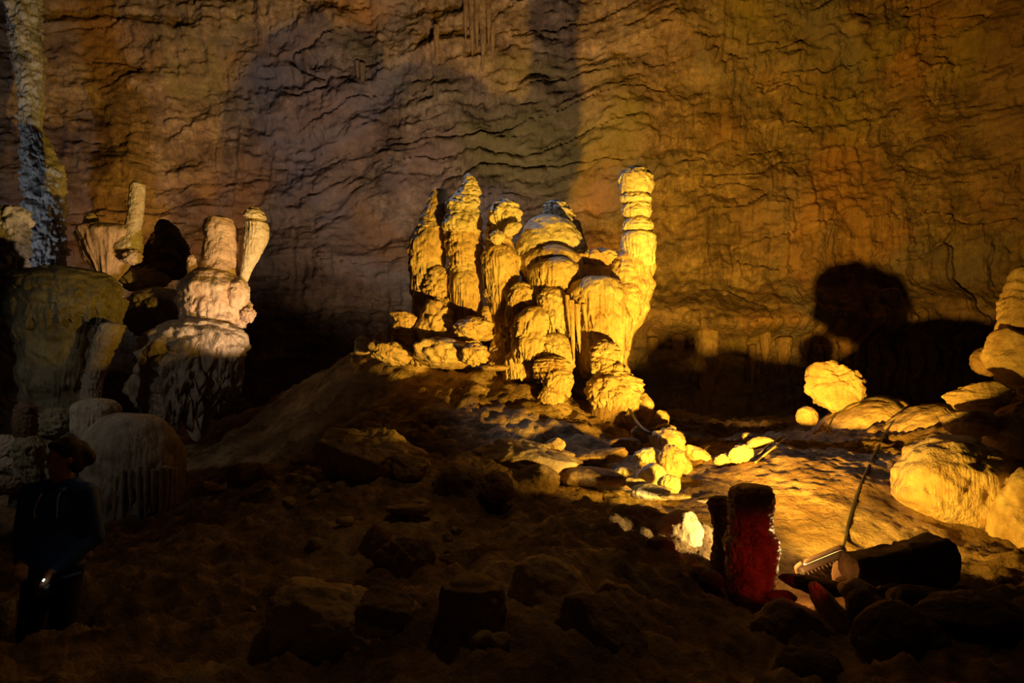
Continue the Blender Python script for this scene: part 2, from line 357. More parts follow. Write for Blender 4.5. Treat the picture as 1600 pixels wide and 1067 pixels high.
def wall_y(x):
    return 20 - .055*np.clip(-x-9, 0, None)**2 - .05*np.clip(x-11, 0, None)**2 - .35*np.sin(x*.35)
def wall_disp(x, z):
    tilt = .15*sstep(3.5, 7.5, z)*x*.9
    p = np.stack([x, z*0, z], -1)
    b = z - tilt + .35*fbm(p*.35, 3, 40)
    d = .55*fbm(p*.22, 4, 41) + .10*fbm(p*.9, 4, 42, .55)
    sq = 3.2*fbm(np.stack([x*.42, z*0, b*.95], -1), 4, 62, .58); fl = np.floor(sq); d = d + .07*(fl + sstep(.5, 1., sq-fl))
    an = np.stack([x*.28, z*0, b*1.7], -1)
    s1 = pn(an, 43); d = d + .10*s1
    an2 = np.stack([x*.6, z*0+5, b*4.2], -1); s2 = fbm(an2, 3, 44); d = d + .06*s2 
    # open bedding cracks
    ck = np.abs(pn(np.stack([x*.16, z*0, b*.9], -1), 45)); d = d - .22*np.exp(-(ck/.016)**2)*sstep(-.2, .5, pn(p*.3, 46)+.3)
    lowleft = sstep(6.5, 4.5, z)*sstep(3.5, 1, x)
    d = d + lowleft*.12*pn(np.stack([x*.5, z*0, b*6.5], -1), 47)
    # drips and dripstone curtains
    st = np.abs(pn(np.stack([x*2.6, z*0, z*.22], -1), 48))*.6 + np.abs(pn(np.stack([x*6, z*0, z*.4], -1), 49))*.4
    mk = sstep(.0, .5, pn(np.stack([x*.35, z*0+3, z*.3], -1), 50) + .25 + .6*lowleft)
    d = d + .28*(st-.3)*mk
    # overhanging ledge of dripstone low on the right
    lip = 4.15 + .28*pn(np.stack([x*.9, x*0, x*0], -1), 51) + .12*pn(np.stack([x*2.4, x*0, x*0], -1), 52)
    rgt = sstep(1.5, 3.5, x)
    d = d + rgt*(.9*sstep(lip+1.4, lip+.05, z)*(z > lip) + (z <= lip)*(.9-.95*sstep(lip, lip-.5, z)))
    d = d + rgt*(z <= lip)*.5*(st-.25)*sstep(lip-2.6, lip-.1, z)
    d = d + .05*fbm(p*4.2, 3, 53, .6) + .05*np.abs(pn(p*np.array([2.5, 1, 3.5]), 54))
    return d
def build_wall():
    nu, nv = 1000, 440
    x = np.linspace(-25, 25, nu); z = np.linspace(-1, 20, nv)
    X, Z = np.meshgrid(x, z); X = X.ravel(); Z = Z.ravel()
    d = wall_disp(X, Z)
    v = np.stack([X, wall_y(X) - d - .012*(Z-6)**2*sstep(8, 16, Z), Z], -1)
    f = grid_faces(nu, nv, False)[:, ::-1]
    tag(mesh_obj('wall_back', v, f[:, ::-1], M_WALL, base=(0, 0, 0)), kind='structure')
build_wall()

# ------------------------------------------------------------------ the lit central group of stalagmites
def part(name, vf, mat, parent): return mesh_obj(name, vf[0], vf[1], mat, parent)
def solo(name, vf, mat, label, cat, group=None): return tag(mesh_obj(name, vf[0], vf[1], mat), label, cat, group)
def T(name, px, py, Y, label, cat, group=None): return thing(name, P(px, py, Y), label, cat, group)

# slender spire at the left end
t = T('stalagmite', 668, 560, 11.2, 'slender flat-topped stalagmite spire, leftmost tall one of the golden group', 'stalagmite')
part('spire', column([(686,298,12),(685,312,17),(681,335,22),(678,352,25),(677,364,29)], 11.15, saw=(.10, 2.0), flute=(.08, 6), lump=(.06, 3), seed=1), M_CALC, t)
part('shaft', column([(676,356,24),(672,372,30),(668,392,31),(666,420,28),(667,450,26),(669,485,24),(671,535,30),(670,575,34)], 11.15, saw=(.10, .9), flute=(.19, 6), lump=(.08, 3), seed=2), M_CALC, t)

# the tall knobbly one
t = T('stalagmite', 726, 560, 10.9, 'tallest knobbly stalagmite of the golden group with a pale pointed tip', 'stalagmite')
part('tip', column([(732,272,3),(733,278,9),(734,286,13),(735,296,16),(736,304,18)], 10.9, saw=(.12, 1.6), lump=(.12, 4), flute=(.05, 5), seed=3, nu=96, nv=80), M_CALC2, t)
part('knob', column([(727,302,15),(724,311,23),(723,322,28),(723,334,28)], 10.9, saw=(.10, 1.2), lump=(.14, 3), flute=(.06, 5), seed=4), M_CALC2, t)
part('knob', column([(724,330,24),(723,340,30),(722,352,32),(724,366,29)], 10.85, saw=(.12, 1.2), lump=(.12, 3), flute=(.08, 6), seed=44), M_CALC2, t)
part('shaft', column([(723,356,27),(724,374,30),(725,392,30),(726,408,25),(727,424,25),(728,450,24)], 10.9, saw=(.10, 1.6), flute=(.21, 7), lump=(.08, 3), seed=5), M_CALC, t)
part('drapery', cap(728, 418, 500, 27, 10.85, dome=.35, flute=(.24, 8), jag=.35, seed=6, dr=1, taper=.86), M_CALC, t)
part('base', column([(727,470,20),(726,500,22),(726,560,30)], 10.9, saw=(.05, 2), flute=(.15, 6), seed=7, nv=70), M_CALC, t)

# the hooded one in front of both
t = T('stalagmite', 685, 560, 10.95, 'short hooded stalagmite with round head in front of the slender spire', 'stalagmite')
part('hood', cap(684, 416, 480, 23, 10.95, dome=.6, flute=(.22, 6), jag=.4, lump=(.14, 4), seed=8, dr=1), M_CALC, t)
part('neck', column([(692,462,12),(694,480,15),(694,500,20)], 10.95, seed=9, lump=(.1, 4), nv=60), M_CALC, t)
part('body', rock(682, 518, 10.8, 31, 53, 1, (0, 8, 0), 10, soft=.75, rough=.07, lump=.10, sub=6, flute=.05), M_CALC, t)
solo('flowstone_mound', rock(696, 553, 10.5, 54, 24, 1.6, (0, 4, 0), 11, soft=.8, rough=.1, lump=.1), M_CALC, 'low smooth flowstone apron spreading at the foot of the hooded stalagmite', 'flowstone')
solo('flowstone_mound', rock(739, 514, 10.3, 31, 18, 1.2, (0, -8, 0), 12, soft=.85, rough=.08, lump=.12), M_CALC, 'rounded golden lump below the drapery of the tallest knobbly stalagmite', 'flowstone')
solo('flowstone_mound', rock(741, 553, 10.0, 23, 19, 1.1, (0, 0, 0), 13, soft=.75, rough=.12, lump=.16), M_CALC, 'small knobbly yellow lump at the foot of the golden group, beside the smooth apron', 'flowstone')
solo('stalagmite', column([(760,480,6),(761,488,9),(760,500,11),(758,530,15)], 10.6, saw=(.1, 2), lump=(.12, 4), seed=14, nv=70, nu=72), M_CALC, 'stubby short stalagmite between the tallest knobbly one and the bulb-headed one', 'stalagmite')
# bulb-headed
t = T('stalagmite', 785, 570, 10.6, 'bulb-headed stalagmite with long folded drapery, in the middle of the golden group', 'stalagmite')
part('head', cap(789, 312, 356, 26, 10.7, dome=.6, taper=.55, e=.75, flute=(.15, 6), jag=.5, lump=(.16, 4), seed=15, dr=1, saw=(.06, 3)), M_CALC2, t)
part('neck', column([(778,340,14),(777,356,17),(779,372,20),(781,392,24),(781,410,28)], 10.75, saw=(.1, 2), flute=(.18, 6), lump=(.12, 4), seed=16, nv=80), M_CALC, t)
part('ball', rock(777, 371, 10.35, 12, 11, 1, (0, 0, 0), 17, soft=.8, rough=.12, lump=.16, sub=5), M_CALC2, t)
part('leaf', rock(800, 358, 10.4, 17, 10, .8, (0, -38, 0), 171, soft=.7, rough=.08, lump=.1, sub=4), M_CALC2, t)
part('drapery', cap(780, 383, 520, 30, 10.6, dome=.18, lean=6, taper=.45, flute=(.20, 8), jag=.3, lump=(.1, 4), seed=18, dr=.9), M_CALC, t)
part('base', column([(786,470,16),(787,500,17),(787,520,15),(786,535,19),(784,556,21),(782,580,22)], 10.6, saw=(.1, 1.6), flute=(.15, 6), lump=(.12, 4), seed=19, nv=90), M_CALC, t)
# rear knob
t = T('stalagmite', 880, 470, 11.7, 'pale knobby stalagmite head rising behind the terraced hump', 'stalagmite')
part('head', column([(866,316,10),(868,320,19),(871,330,23),(875,345,25),(880,360,26)], 11.7, saw=(.13, 1.5), lump=(.18, 4), flute=(.08, 6), seed=20), M_CALC2, t)
part('shaft', column([(882,350,24),(888,370,25),(894,392,24),(890,430,34),(880,500,45),(880,570,50)], 11.7, saw=(.13, 1.2), lump=(.12, 3), flute=(.1, 6), seed=21), M_CALC, t)

# terraced hump
t = T('terraced_stalagmite', 850, 570, 10.6, 'broad camel-hump stalagmite of stacked overhanging terraces in the golden group', 'stalagmite')
part('core', column([(850,380,30),(852,420,42),(852,470,44),(850,520,46),(850,585,52)], 11.1, seed=22, flute=(.06, 6), saw=(.08, 1)), M_CALC, t)
for i, (px, tp, bt, hw, Y, dome, lean, jag, sd, mm) in enumerate([
    (856, 336, 402, 50, 11.0, .72, 8, .10, 23, M_CALC2), (842, 352, 420, 36, 10.75, .75, -6, .2, 231, M_CALC2), (862, 384, 438, 50, 10.65, .55, 4, .16, 24, M_CALC), (868, 402, 452, 40, 10.35, .5, -2, .30, 25, M_CALC),
    (814, 440, 492, 22, 10.3, .6, -4, .45, 26, M_CALC), (862, 448, 508, 26, 10.1, .5, 8, .6, 27, M_CALC), (834, 478, 535, 30, 10.05, .55, -6, .45, 28, M_CALC),
    (832, 515, 556, 26, 9.98, .6, -3, .4, 29, M_CALC), (869, 520, 570, 27, 10.0, .6, 2, .35, 30, M_CALC), (812, 545, 592, 26, 10.2, .5, 0, .3, 301, M_CALC)]):
    part('terrace', cap(px, tp, bt, hw, Y, dome=dome, lean=lean, jag=jag, seed=sd, e=.95, taper=.84, tilt=[0, .1, -.1, .12, .35, -.3, .3, .25, -.3, .2][i], flute=(.24 if i > 2 else .10, 8 if hw > 30 else 6), lump=(.07 if i < 4 else .15, 3.4), saw=((.03, 4) if i < 2 else (0, 3)), dr=.85), mm, t)
part('drip_column', column([(874,470,9),(876,495,8),(877,520,5),(877,530,2)], 10.05, seed=31, flute=(.22, 5), nv=60, nu=64), M_CALC, t)

# pillar on a draped dome at the right end
t = T('bulbous_stalagmite', 960, 575, 10.5, 'tall bulbous pillar standing on a draped dome at the right end of the golden group', 'stalagmite')
part('pillar_head', column([(992,264,12),(992,269,23),(993,278,28),(994,292,28),(993,303,23)], 10.5, saw=(.07, 1.3), lump=(.07, 3), flute=(.05, 5), seed=32), M_CALC2, t)
part('pillar_ring', column([(993,303,17),(993,308,24),(994,314,25),(995,319,20)], 10.5, saw=(.06, 1.2), lump=(.09, 4), flute=(.05, 6), seed=33, nv=80), M_CALC2, t)
part('pillar_ring', column([(995,316,18),(995,324,23),(995,333,24),(996,341,18)], 10.5, saw=(.06, 1.4), lump=(.08, 4), flute=(.07, 7), seed=34, nv=80), M_CALC2, t)
part('pillar_ring', column([(996,339,15),(996,347,22),(997,356,25),(997,364,21)], 10.5, saw=(.05, 1.4), lump=(.08, 4), flute=(.07, 7), seed=35, nv=80), M_CALC2, t)
part('pillar_skirt', cap(997, 361, 412, 28, 10.5, dome=.22, taper=.92, flute=(.18, 9), jag=.3, lump=(.05, 4), seed=36, dr=1), M_CALC2, t)
part('body', column([(996,380,22),(994,394,27),(988,410,34),(984,437,38),(980,460,40),(970,496,38),(956,524,34),(946,560,34),(944,590,36)], 10.6, saw=(.06, .9), flute=(.09, 7), lump=(.09, 3), seed=37, nv=180), M_CALC, t)
part('saddle', rock(938, 408, 10.8, 50, 17, 1.2, (0, 6, 0), 38, soft=.85, rough=.08, lump=.16, sub=6), M_CALC, t)
part('rear_body', rock(934, 470, 11.0, 54, 72, 1, (0, 4, 0), 381, soft=.8, rough=.06, lump=.10, flute=.08, sub=6), M_CALC, t)
part('dome', cap(934, 432, 492, 46, 10.15, dome=.5, flute=(.21, 9), jag=.35, lump=(.08, 4), seed=39, dr=.9), M_CALC, t)
part('drapery', cap(946, 474, 575, 44, 10.2, dome=.3, lean=-8, taper=.72, flute=(.22, 10), jag=.35, lump=(.06, 4), seed=40, dr=.85), M_CALC, t)
part('drapery', cap(984, 440, 545, 27, 10.35, dome=.3, lean=-20, taper=.5, flute=(.21, 7), jag=.3, lump=(.08, 4), seed=41), M_CALC, t)
for px, tp, bt, hw in ((894, 470, 562, 5), (888, 462, 520, 4), (903, 476, 548, 5), (914, 476, 516, 4), (925, 474, 512, 4)):
    part('drip', column([(px-2, tp, hw), (px, tp+(bt-tp)*.4, hw*.8), (px+2, tp+(bt-tp)*.8, hw*.5), (px+3, bt, .8)], 9.85, seed=px, nv=50, nu=40, flute=(.22, 3)), M_CALC, t)

# small ones at the left foot of the golden group
def stal(pts, Y, label, mat=None, seed=1, **k):
    k.setdefault('saw', (.10, 1.6)); k.setdefault('lump', (.10, 4)); k.setdefault('flute', (.08, 6)); k.setdefault('nv', 90)
    return solo('stalagmite', column(pts, Y, seed=seed, **k), mat or M_CALC, label, 'stalagmite')
stal([(622,486,6),(626,490,19),(634,500,21),(632,520,20),(630,560,24)], 10.7, 'stubby flat-topped stalagmite at the left foot of the golden group', seed=50)
stal([(609,507,3),(610,516,6),(611,530,8)], 10.8, 'thin little spike against the left side of the stubby flat-topped stalagmite', seed=51, nu=60)
stal([(594,521,6),(593,528,10),(593,540,12),(592,552,14)], 11.1, 'small knob, second from the left end of the golden group', seed=52, nu=60)
stal([(566,526,5),(566,531,11),(565,540,11),(565,552,12)], 11.4, 'small knob alone at the far left end of the golden group', seed=53, nu=60)
solo('flowstone_mound', rock(612, 552, 10.5, 34, 18, 1.2, (0, 14, 0), 54, soft=.7, rough=.12, lump=.12), M_CALC, 'sloping flowstone heap below the stubby flat-topped stalagmite', 'flowstone')
solo('rock', rock(772, 575, 10.0, 22, 5, 1.5, (0, -3, 0), 55, soft=.6), M_SAND, 'flat lit stone on the mound just below the golden group', 'rock')

# ------------------------------------------------------------------ in front of the pillar
t = T('mushroom_stalagmite', 865, 665, 9.7, 'mushroom-like stalagmite of three stacked caps on the lit mound', 'stalagmite')
part('cap', cap(863, 557, 590, 30, 9.8, dome=.55, jag=.12, seed=60, lump=(.12, 4), flute=(.06, 6), saw=(.08, 5), dr=1), M_CALC, t)
part('cap', cap(871, 573, 616, 24, 9.65, dome=.5, jag=.2, seed=61, lump=(.16, 4), flute=(.08, 6), dr=1, taper=.75), M_CALC, t)
part('cap', cap(861, 603, 648, 21, 9.6, dome=.5, jag=.4, seed=62, lump=(.10, 4), flute=(.15, 6), dr=1, taper=.7), M_CALC, t)
part('stem', column([(866,570,18),(868,600,19),(868,640,20),(870,690,26)], 9.85, seed=63, flute=(.08, 6)), M_BROWN, t)
t = T('mushroom_stalagmite', 957, 690, 9.6, 'two-tier lumpy yellow stalagmite on a dark flat-topped stem in front of the pillar', 'stalagmite')
part('head', column([(944,533,8),(945,538,18),(946,550,24),(945,562,21),(947,574,23),(948,588,20)], 9.65, saw=(.12, 1.6), lump=(.22, 4), flute=(.06, 5), seed=64, nu=128), M_CALC, t)
part('bud', rock(966, 577, 9.45, 9, 9, 1, (0, 0, 0), 65, soft=.95, lump=.1, sub=4), M_CALC, t)
part('cap', cap(959, 578, 641, 41, 9.6, dome=.5, taper=.62, jag=.3, lump=(.16, 5), flute=(.15, 8), saw=(.07, 5), seed=66, dr=1), M_CALC, t)
part('stem', column([(958,620,30),(958,640,36),(958,656,38),(959,662,30)], 9.65, seed=67, flute=(.07, 7), nv=60), M_BROWN, t)
part('pedestal', column([(959,656,33),(959,660,36),(960,675,36),(961,695,38),(960,720,40)], 9.6, seed=68, flute=(.05, 5), nv=60), M_BROWN, t)
def boulder(px, py, Y, hw, hh, label, mat=None, seed=1, d=.8, rot=(0, 0, 0), group=None, name='rock', cat='rock', **k):
    return solo(name, rock(px, py, Y, hw, hh, d, rot, seed, **k), mat or M_BROWN, label, cat, group)
boulder(980, 697, 8.7, 30, 13, 'dark flat rock at the foot of the dark-stemmed stalagmite', M_BROWN, 70)
boulder(1004, 642, 9.8, 16, 25, 'upright lit boulder just behind the dark-stemmed stalagmite', M_SAND, 71, rot=(0, 8, 0))
boulder(1034, 654, 9.6, 13, 14, 'small lit rock right of the upright boulder, above the bright pile', M_SAND, 72, rot=(0, 25, 0))
boulder(1040, 668, 9.2, 17, 6, 'flat lit slab on top of the bright rock pile', M_SAND, 73)
boulder(1003, 680, 8.8, 19, 13, 'grey-brown block under the short black hose', M_BROWN, 74, rot=(0, 20, 0))
boulder(1043, 691, 8.6, 28, 23, 'round golden boulder at the top of the bright pile', M_CALC, 75, soft=.8, lump=.1)
boulder(1014, 713, 8.15, 23, 13, 'white-lit rounded stone, upper one on the left face of the bright pile', M_CALC2, 76, soft=.85, lump=.06)
boulder(1050, 722, 8.0, 21, 28, 'tall yellow stone on the right face of the bright pile', M_CALC, 77, soft=.7, lump=.1)
boulder(1020, 744, 7.6, 24, 23, 'white-hot block in the middle of the bright pile', M_CALC2, 78, soft=.6)
boulder(1046, 757, 7.1, 17, 16, 'pale block at the lower right of the bright pile', M_CALC2, 79, soft=.6)
boulder(972, 739, 7.5, 20, 9, 'flat pale stone sticking out left of the bright pile', M_CALC2, 80, rot=(0, -6, 0))
boulder(995, 757, 7.1, 21, 10, 'long pale stone low on the left of the bright pile', M_CALC2, 81, rot=(0, 24, 0))
boulder(1020, 770, 6.95, 37, 12, 'broad pale slab at the bottom of the bright pile', M_CALC2, 82, rot=(0, 6, 0))
boulder(1030, 742, 8.25, 36, 38, 'golden core rock that the bright pile leans on', M_CALC, 741, soft=.4, lump=.06)
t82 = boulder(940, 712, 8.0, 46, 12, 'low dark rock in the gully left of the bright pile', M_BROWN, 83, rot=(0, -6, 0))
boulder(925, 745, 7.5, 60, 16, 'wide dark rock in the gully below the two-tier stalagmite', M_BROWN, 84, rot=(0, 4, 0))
boulder(1092, 713, 8.6, 26, 13, 'elongated yellow stone, left end of the curved row by the pit', M_CALC, 85, rot=(0, 30, 0), soft=.7, lump=.08)
boulder(1133, 721, 8.4, 17, 12, 'rounded yellow stone in the middle of the curved row by the pit', M_CALC, 86, soft=.8, lump=.1)
boulder(1157, 709, 8.2, 19, 14, 'lumpy yellow stone, right end of the curved row by the pit', M_CALC, 87, rot=(0, -25, 0), soft=.8, lump=.14)
boulder(1070, 728, 8.0, 12, 13, 'small yellow stone between the bright pile and the curved row', M_CALC, 88)
boulder(1170, 683, 9.2, 10, 7, 'small pointed lit stone at the edge of the dark pit', M_SAND, 89, soft=.3)
boulder(1186, 692, 8.9, 22, 9, 'flat lit stone behind the cables at the pit edge', M_SAND, 90, rot=(0, -12, 0))
boulder(1055, 776, 6.7, 26, 5, 'flat stone on the lit slope left of the red stump', M_SAND, 91)
boulder(1108, 782, 6.3, 18, 5, 'pale flat stone on the slope behind the red stump', M_SAND, 92)

# ------------------------------------------------------------------ the right side
boulder(1304, 602, 10.4, 40, 40, 'big pale knob of rock crowning the lit slope beyond the cable', M_SAND, 100, soft=.3, lump=.08, strata=.10, planes=9, rot=(0, -6, 0), sub=6)
boulder(1262, 650, 10.2, 17, 16, 'small round rock at the left foot of the big pale knob', M_SAND, 101, soft=.7)
boulder(1345, 668, 10.3, 78, 40, 'large smooth sloping rock below the big pale knob', M_SAND, 102, rot=(0, -22, 0), d=1.3, soft=.75, strata=.05, sub=6, rough=.05)
boulder(1440, 664, 9.3, 60, 30, 'ridged lit rock between the cable and the stacked slabs', M_SAND, 103, rot=(0, -20, 0), d=1.2, soft=.7, strata=.08, sub=6)
t = T('boulder', 1490, 856, 6.9, 'huge golden boulder with fluted flank, narrowing to a point behind the dark slab', 'boulder')
def bigb():
    v, f = rock(1492, 762, 6.9, 90, 82, .95, (0, 0, 0), 104, soft=.72, rough=.05, lump=.05, sub=6, planes=9)
    c = P(1492, 762, 6.9); s = S(6.9); q = (v-c)/s
    k = np.clip((q[:, 2]+10)/-80, 0, 1)                       # narrows downward to a foot
    q[:, 0] = q[:, 0]*(1-.62*k**1.2) + 10*k
    g = np.clip((q[:, 0]-5)/60, 0, 1)*np.clip((-q[:, 1])/50, 0, 1)*sstep(70, 20, q[:, 2])
    w = np.abs(np.sin((q[:, 0]+.25*q[:, 2])*.135+.6*pn(q*.02, 5)))
    d = -7*g*(1-w)**1.5
    q[:, 1] -= d; q[:, 0] -= .6*d*0
    # pitted face
    q[:, 1] -= 3.2*fbm(q*np.array([.05, .05, .03]), 3, 77)*sstep(70, 40, q[:, 2])
    return q*s+c, f
part('body', bigb(), M_CALC, t)
boulder(1512, 661, 7.6, 42, 22, 'lower slab stacked on top of the huge golden boulder', M_SAND, 105, rot=(0, 6, 0), soft=.35, strata=.05)
boulder(1535, 621, 7.9, 50, 26, 'upper jutting slab above the huge golden boulder', M_SAND, 106, rot=(0, 5, 0), soft=.35, strata=.10, sub=6)
boulder(1600, 690, 7.6, 62, 62, 'rounded lit rock at the frame edge right of the stacked slabs', M_SAND, 107, soft=.7, sub=6)
t = T('boulder', 1600, 612, 8.2, 'tall two-block crag leaning in at the upper right edge', 'boulder')
part('upper_block', rock(1612, 482, 8.2, 54, 60, .9, (0, 12, 0), 108, soft=.35, strata=.07, sub=6), M_SAND, t)
part('lower_block', rock(1604, 566, 8.1, 60, 50, .9, (0, 10, 0), 109, soft=.30, strata=.04, sub=6), M_SAND, t)
boulder(1540, 566, 9.3, 24, 24, 'dim rock peeping out behind the two-block crag', M_BROWN, 110, soft=.6)
boulder(1640, 835, 6.3, 100, 90, 'big rough sloping rock at the right edge beside the huge golden boulder', M_SAND, 111, rot=(0, -35, 0), soft=.6, sub=6, d=.9)
#boulder(1330, 800, 7.0, 26, 60, 'smooth bank of lit rock behind the cable, left of the huge golden boulder', M_SAND, 112, rot=(0, 20, 0), soft=.8, sub=6, d=1.2)

# ------------------------------------------------------------------ the red stumps, the lamp and the stones around them
t = T('stalagmite_stump', 1172, 948, 5.3, 'red-lit broken stalagmite stump with glowing right edge in front of the lamp', 'stalagmite')
part('body', column([(1173,765,30),(1173,770,34),(1173,782,34),(1172,808,33),(1172,830,34),(1174,846,41),(1175,870,39),(1174,895,37),(1171,925,33),(1170,958,34)], 5.3, smooth=.02, saw=(0, 1), lump=(.07, 4), flute=(.03, 3), bump=(.05, 14), seed=120, nu=220, nv=240), M_RED, t)
t = T('stalagmite_stump', 1130, 895, 5.6, 'narrower dark brown stump close behind the left side of the red stump', 'stalagmite')
part('body', column([(1126,780,17),(1126,786,20),(1128,800,18),(1132,825,16),(1132,860,18),(1130,905,22)], 5.55, lump=(.10, 4), flute=(.05, 4), bump=(.05, 14), seed=121, nv=140), M_BROWN, t)
boulder(1062, 850, 5.95, 40, 48, 'dark rock whose right face flares white beside the red stump', M_SAND, 122, rot=(0, 18, 0), soft=.6, d=.7, sub=6)
boulder(1091, 896, 5.4, 17, 14, 'dark round stone at the lower left of the red stump', M_BROWN, 123)
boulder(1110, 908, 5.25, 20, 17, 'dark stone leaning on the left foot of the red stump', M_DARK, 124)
boulder(1221, 931, 5.15, 22, 10, 'small dark flat stone right of the red stump foot', M_BROWN, 125, rot=(0, 5, 0))
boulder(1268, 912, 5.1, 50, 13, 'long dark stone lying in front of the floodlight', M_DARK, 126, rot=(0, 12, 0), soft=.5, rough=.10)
boulder(1321, 898, 5.35, 21, 20, 'small bright wedge stone between the floodlight and the dark slab', M_SAND, 127, rot=(0, -25, 0), soft=.3)
boulder(1302, 962, 4.75, 15, 52, 'long pitted stone leaning diagonally below the floodlight', M_SAND, 128, rot=(0, -32, 0), soft=.5, rough=.12)
boulder(1344, 930, 4.95, 30, 22, 'angular stone with a lit top under the left end of the dark slab', M_SAND, 129, rot=(0, 12, 0), soft=.25)
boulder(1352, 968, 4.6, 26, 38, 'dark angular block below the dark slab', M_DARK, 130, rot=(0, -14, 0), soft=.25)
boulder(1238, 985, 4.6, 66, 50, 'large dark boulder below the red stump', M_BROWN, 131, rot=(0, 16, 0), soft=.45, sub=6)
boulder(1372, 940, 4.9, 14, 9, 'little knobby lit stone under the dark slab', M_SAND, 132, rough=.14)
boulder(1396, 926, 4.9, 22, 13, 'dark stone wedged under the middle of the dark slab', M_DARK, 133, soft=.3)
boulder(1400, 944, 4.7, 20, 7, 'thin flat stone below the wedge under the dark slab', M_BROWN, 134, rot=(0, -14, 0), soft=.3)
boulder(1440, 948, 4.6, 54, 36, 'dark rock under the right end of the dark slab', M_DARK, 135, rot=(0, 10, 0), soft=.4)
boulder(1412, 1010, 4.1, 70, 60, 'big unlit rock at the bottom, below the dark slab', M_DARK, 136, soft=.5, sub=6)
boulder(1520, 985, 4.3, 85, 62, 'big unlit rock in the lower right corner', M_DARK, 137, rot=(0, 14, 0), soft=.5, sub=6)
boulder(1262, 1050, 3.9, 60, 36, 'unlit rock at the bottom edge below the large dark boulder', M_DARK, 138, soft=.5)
t = T('rock_slab', 1405, 917, 5.15, 'long dark squared slab lying across the stones right of the floodlight', 'rock')
def slab():
    a = [(1326, 862, 917), (1345, 866, 905), (1380, 862, 912), (1415, 852, 916), (1418, 854, 915), (1450, 848, 914), (1475, 840, 908), (1487, 846, 905), (1494, 870, 900), (1491, 892, 896)]
    nx = 70; vs = []
    xs = np.linspace(1326, 1493, nx)
    tp = np.interp(xs, [q[0] for q in a], [868, 866, 862, 857, 852, 849, 840, 850, 872, 882]); bt = np.interp(xs, [q[0] for q in a], [905, 909, 912, 914, 915, 914, 912, 909, 902, 890])
    per = np.concatenate([[(-1, v) for v in np.linspace(1, -1, 14)[:-1]], [(u, -1) for u in np.linspace(-1, 1, 14)[:-1]], [(1, v) for v in np.linspace(-1, 1, 14)[:-1]], [(u, 1) for u in np.linspace(1, -1, 14)[:-1]]])
    for i in range(nx):
        e = 1-.10*sstep(.04, 0, i/nx)
        c = (P(xs[i], tp[i], 5.15)+P(xs[i], bt[i], 5.15))/2; h = (bt[i]-tp[i])/2*S(5.15)
        for u, v in per:
            k = 1/ (abs(u)**8+abs(v)**8)**(1/8)
            vs.append(c + np.array([0, u*k*.16*e + .10*i/nx, v*k*h*e]))
    vs = np.array(vs); m = len(per)
    n1 = fbm(vs*7, 4, 200); vs = vs + .018*np.stack([n1, fbm(vs*7, 4, 201), fbm(vs*7+9, 4, 202)], -1)
    fs = grid_faces(m, nx)
    v0 = vs[:m].mean(0); v1 = vs[-m:].mean(0); vs = np.concatenate([vs, [v0, v1]])
    ends = [[j, (j+1) % m, m*nx, m*nx] for j in range(m)]
    tri0 = np.array([[(j+1) % m, j, m*nx, m*nx] for j in range(m)]); 
    # caps as small fans of quads (pairs of rim edges)
    q0 = np.array([[j, m*nx, (j+2) % m, (j+1) % m] for j in range(0, m, 2)]); b = m*(nx-1)
    q1 = np.array([[b+j, b+(j+1) % m, b+(j+2) % m, m*nx+1] for j in range(0, m, 2)])
    return vs, np.concatenate([fs, q0, q1])
part('body', slab(), M_DARK, t)

# ------------------------------------------------------------------ the left group
t = T('mushroom_stalagmite', 168, 440, 13, 'pink fluted mushroom rock on the left carrying a tall curved horn', 'stalagmite')
part('head', cap(170, 352, 440, 49, 13, dome=.16, lean=-1, taper=.18, e=.6, flute=(.20, 8), jag=.15, lump=(.10, 3), seed=140, dr=.8), M_PINK, t)
part('horn', column([(214,285,7),(215,289,12),(214,305,12),(213,325,12),(210,345,12),(207,362,13),(204,378,18),(200,392,22)], 12.9, saw=(.06, 1.6), lump=(.06, 4), flute=(.03, 5), seed=141), M_CALC2, t)
part('stub', column([(143,336,6),(143,340,10),(142,348,11),(139,358,11),(136,368,9)], 13, saw=(.06, 1.5), lump=(.1, 4), seed=142, nv=70), M_CALC2, t)
part('knob', rock(207, 402, 12.7, 15, 12, 1, (0, -20, 0), 143, soft=.9, lump=.14), M_PINK, t)
boulder(224, 436, 13.4, 40, 22, 'grey rounded block between the two left mushroom rocks', M_GREY, 144, soft=.75, lump=.08, name='rock', rot=(0, -6, 0), sub=6)
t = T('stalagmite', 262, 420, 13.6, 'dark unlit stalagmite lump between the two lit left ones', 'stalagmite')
part('body', column([(258,346,9),(259,353,15),(262,368,22),(262,385,30),(258,402,40),(256,430,44)], 13.8, lump=(.16, 4), saw=(.08, 1.5), seed=145), M_DARK, t)  # dark rock colour carries the shadow left of the peach stalagmite
t = T('stalagmite', 345, 500, 12.5, 'thick round-topped peach stalagmite with a side cup, on the left', 'stalagmite')
part('shaft', column([(343,340,8),(343,344,22),(344,356,26),(345,372,25),(344,390,26),(343,410,27),(340,428,32),(334,445,42)], 12.5, saw=(.04, 1.2), flute=(.03, 6), lump=(.06, 3), bump=(.03, 12), seed=146), M_PINK, t)
part('skirt', cap(334, 420, 505, 55, 12.4, dome=.6, jag=.15, taper=.9, flute=(.07, 6), lump=(.10, 4), bump=(.04, 12), seed=147, dr=.9), M_PINK, t)
part('shoulder', rock(372, 462, 12.2, 17, 26, 1, (0, 10, 0), 148, soft=.85, lump=.08), M_PINK, t)
part('cup', column([(400,346,10),(400,350,18),(401,362,19),(399,378,18),(394,396,14),(386,420,9),(378,445,6)], 12.4, flute=(.12, 7), lump=(.05, 3), seed=149), M_CALC2, t)
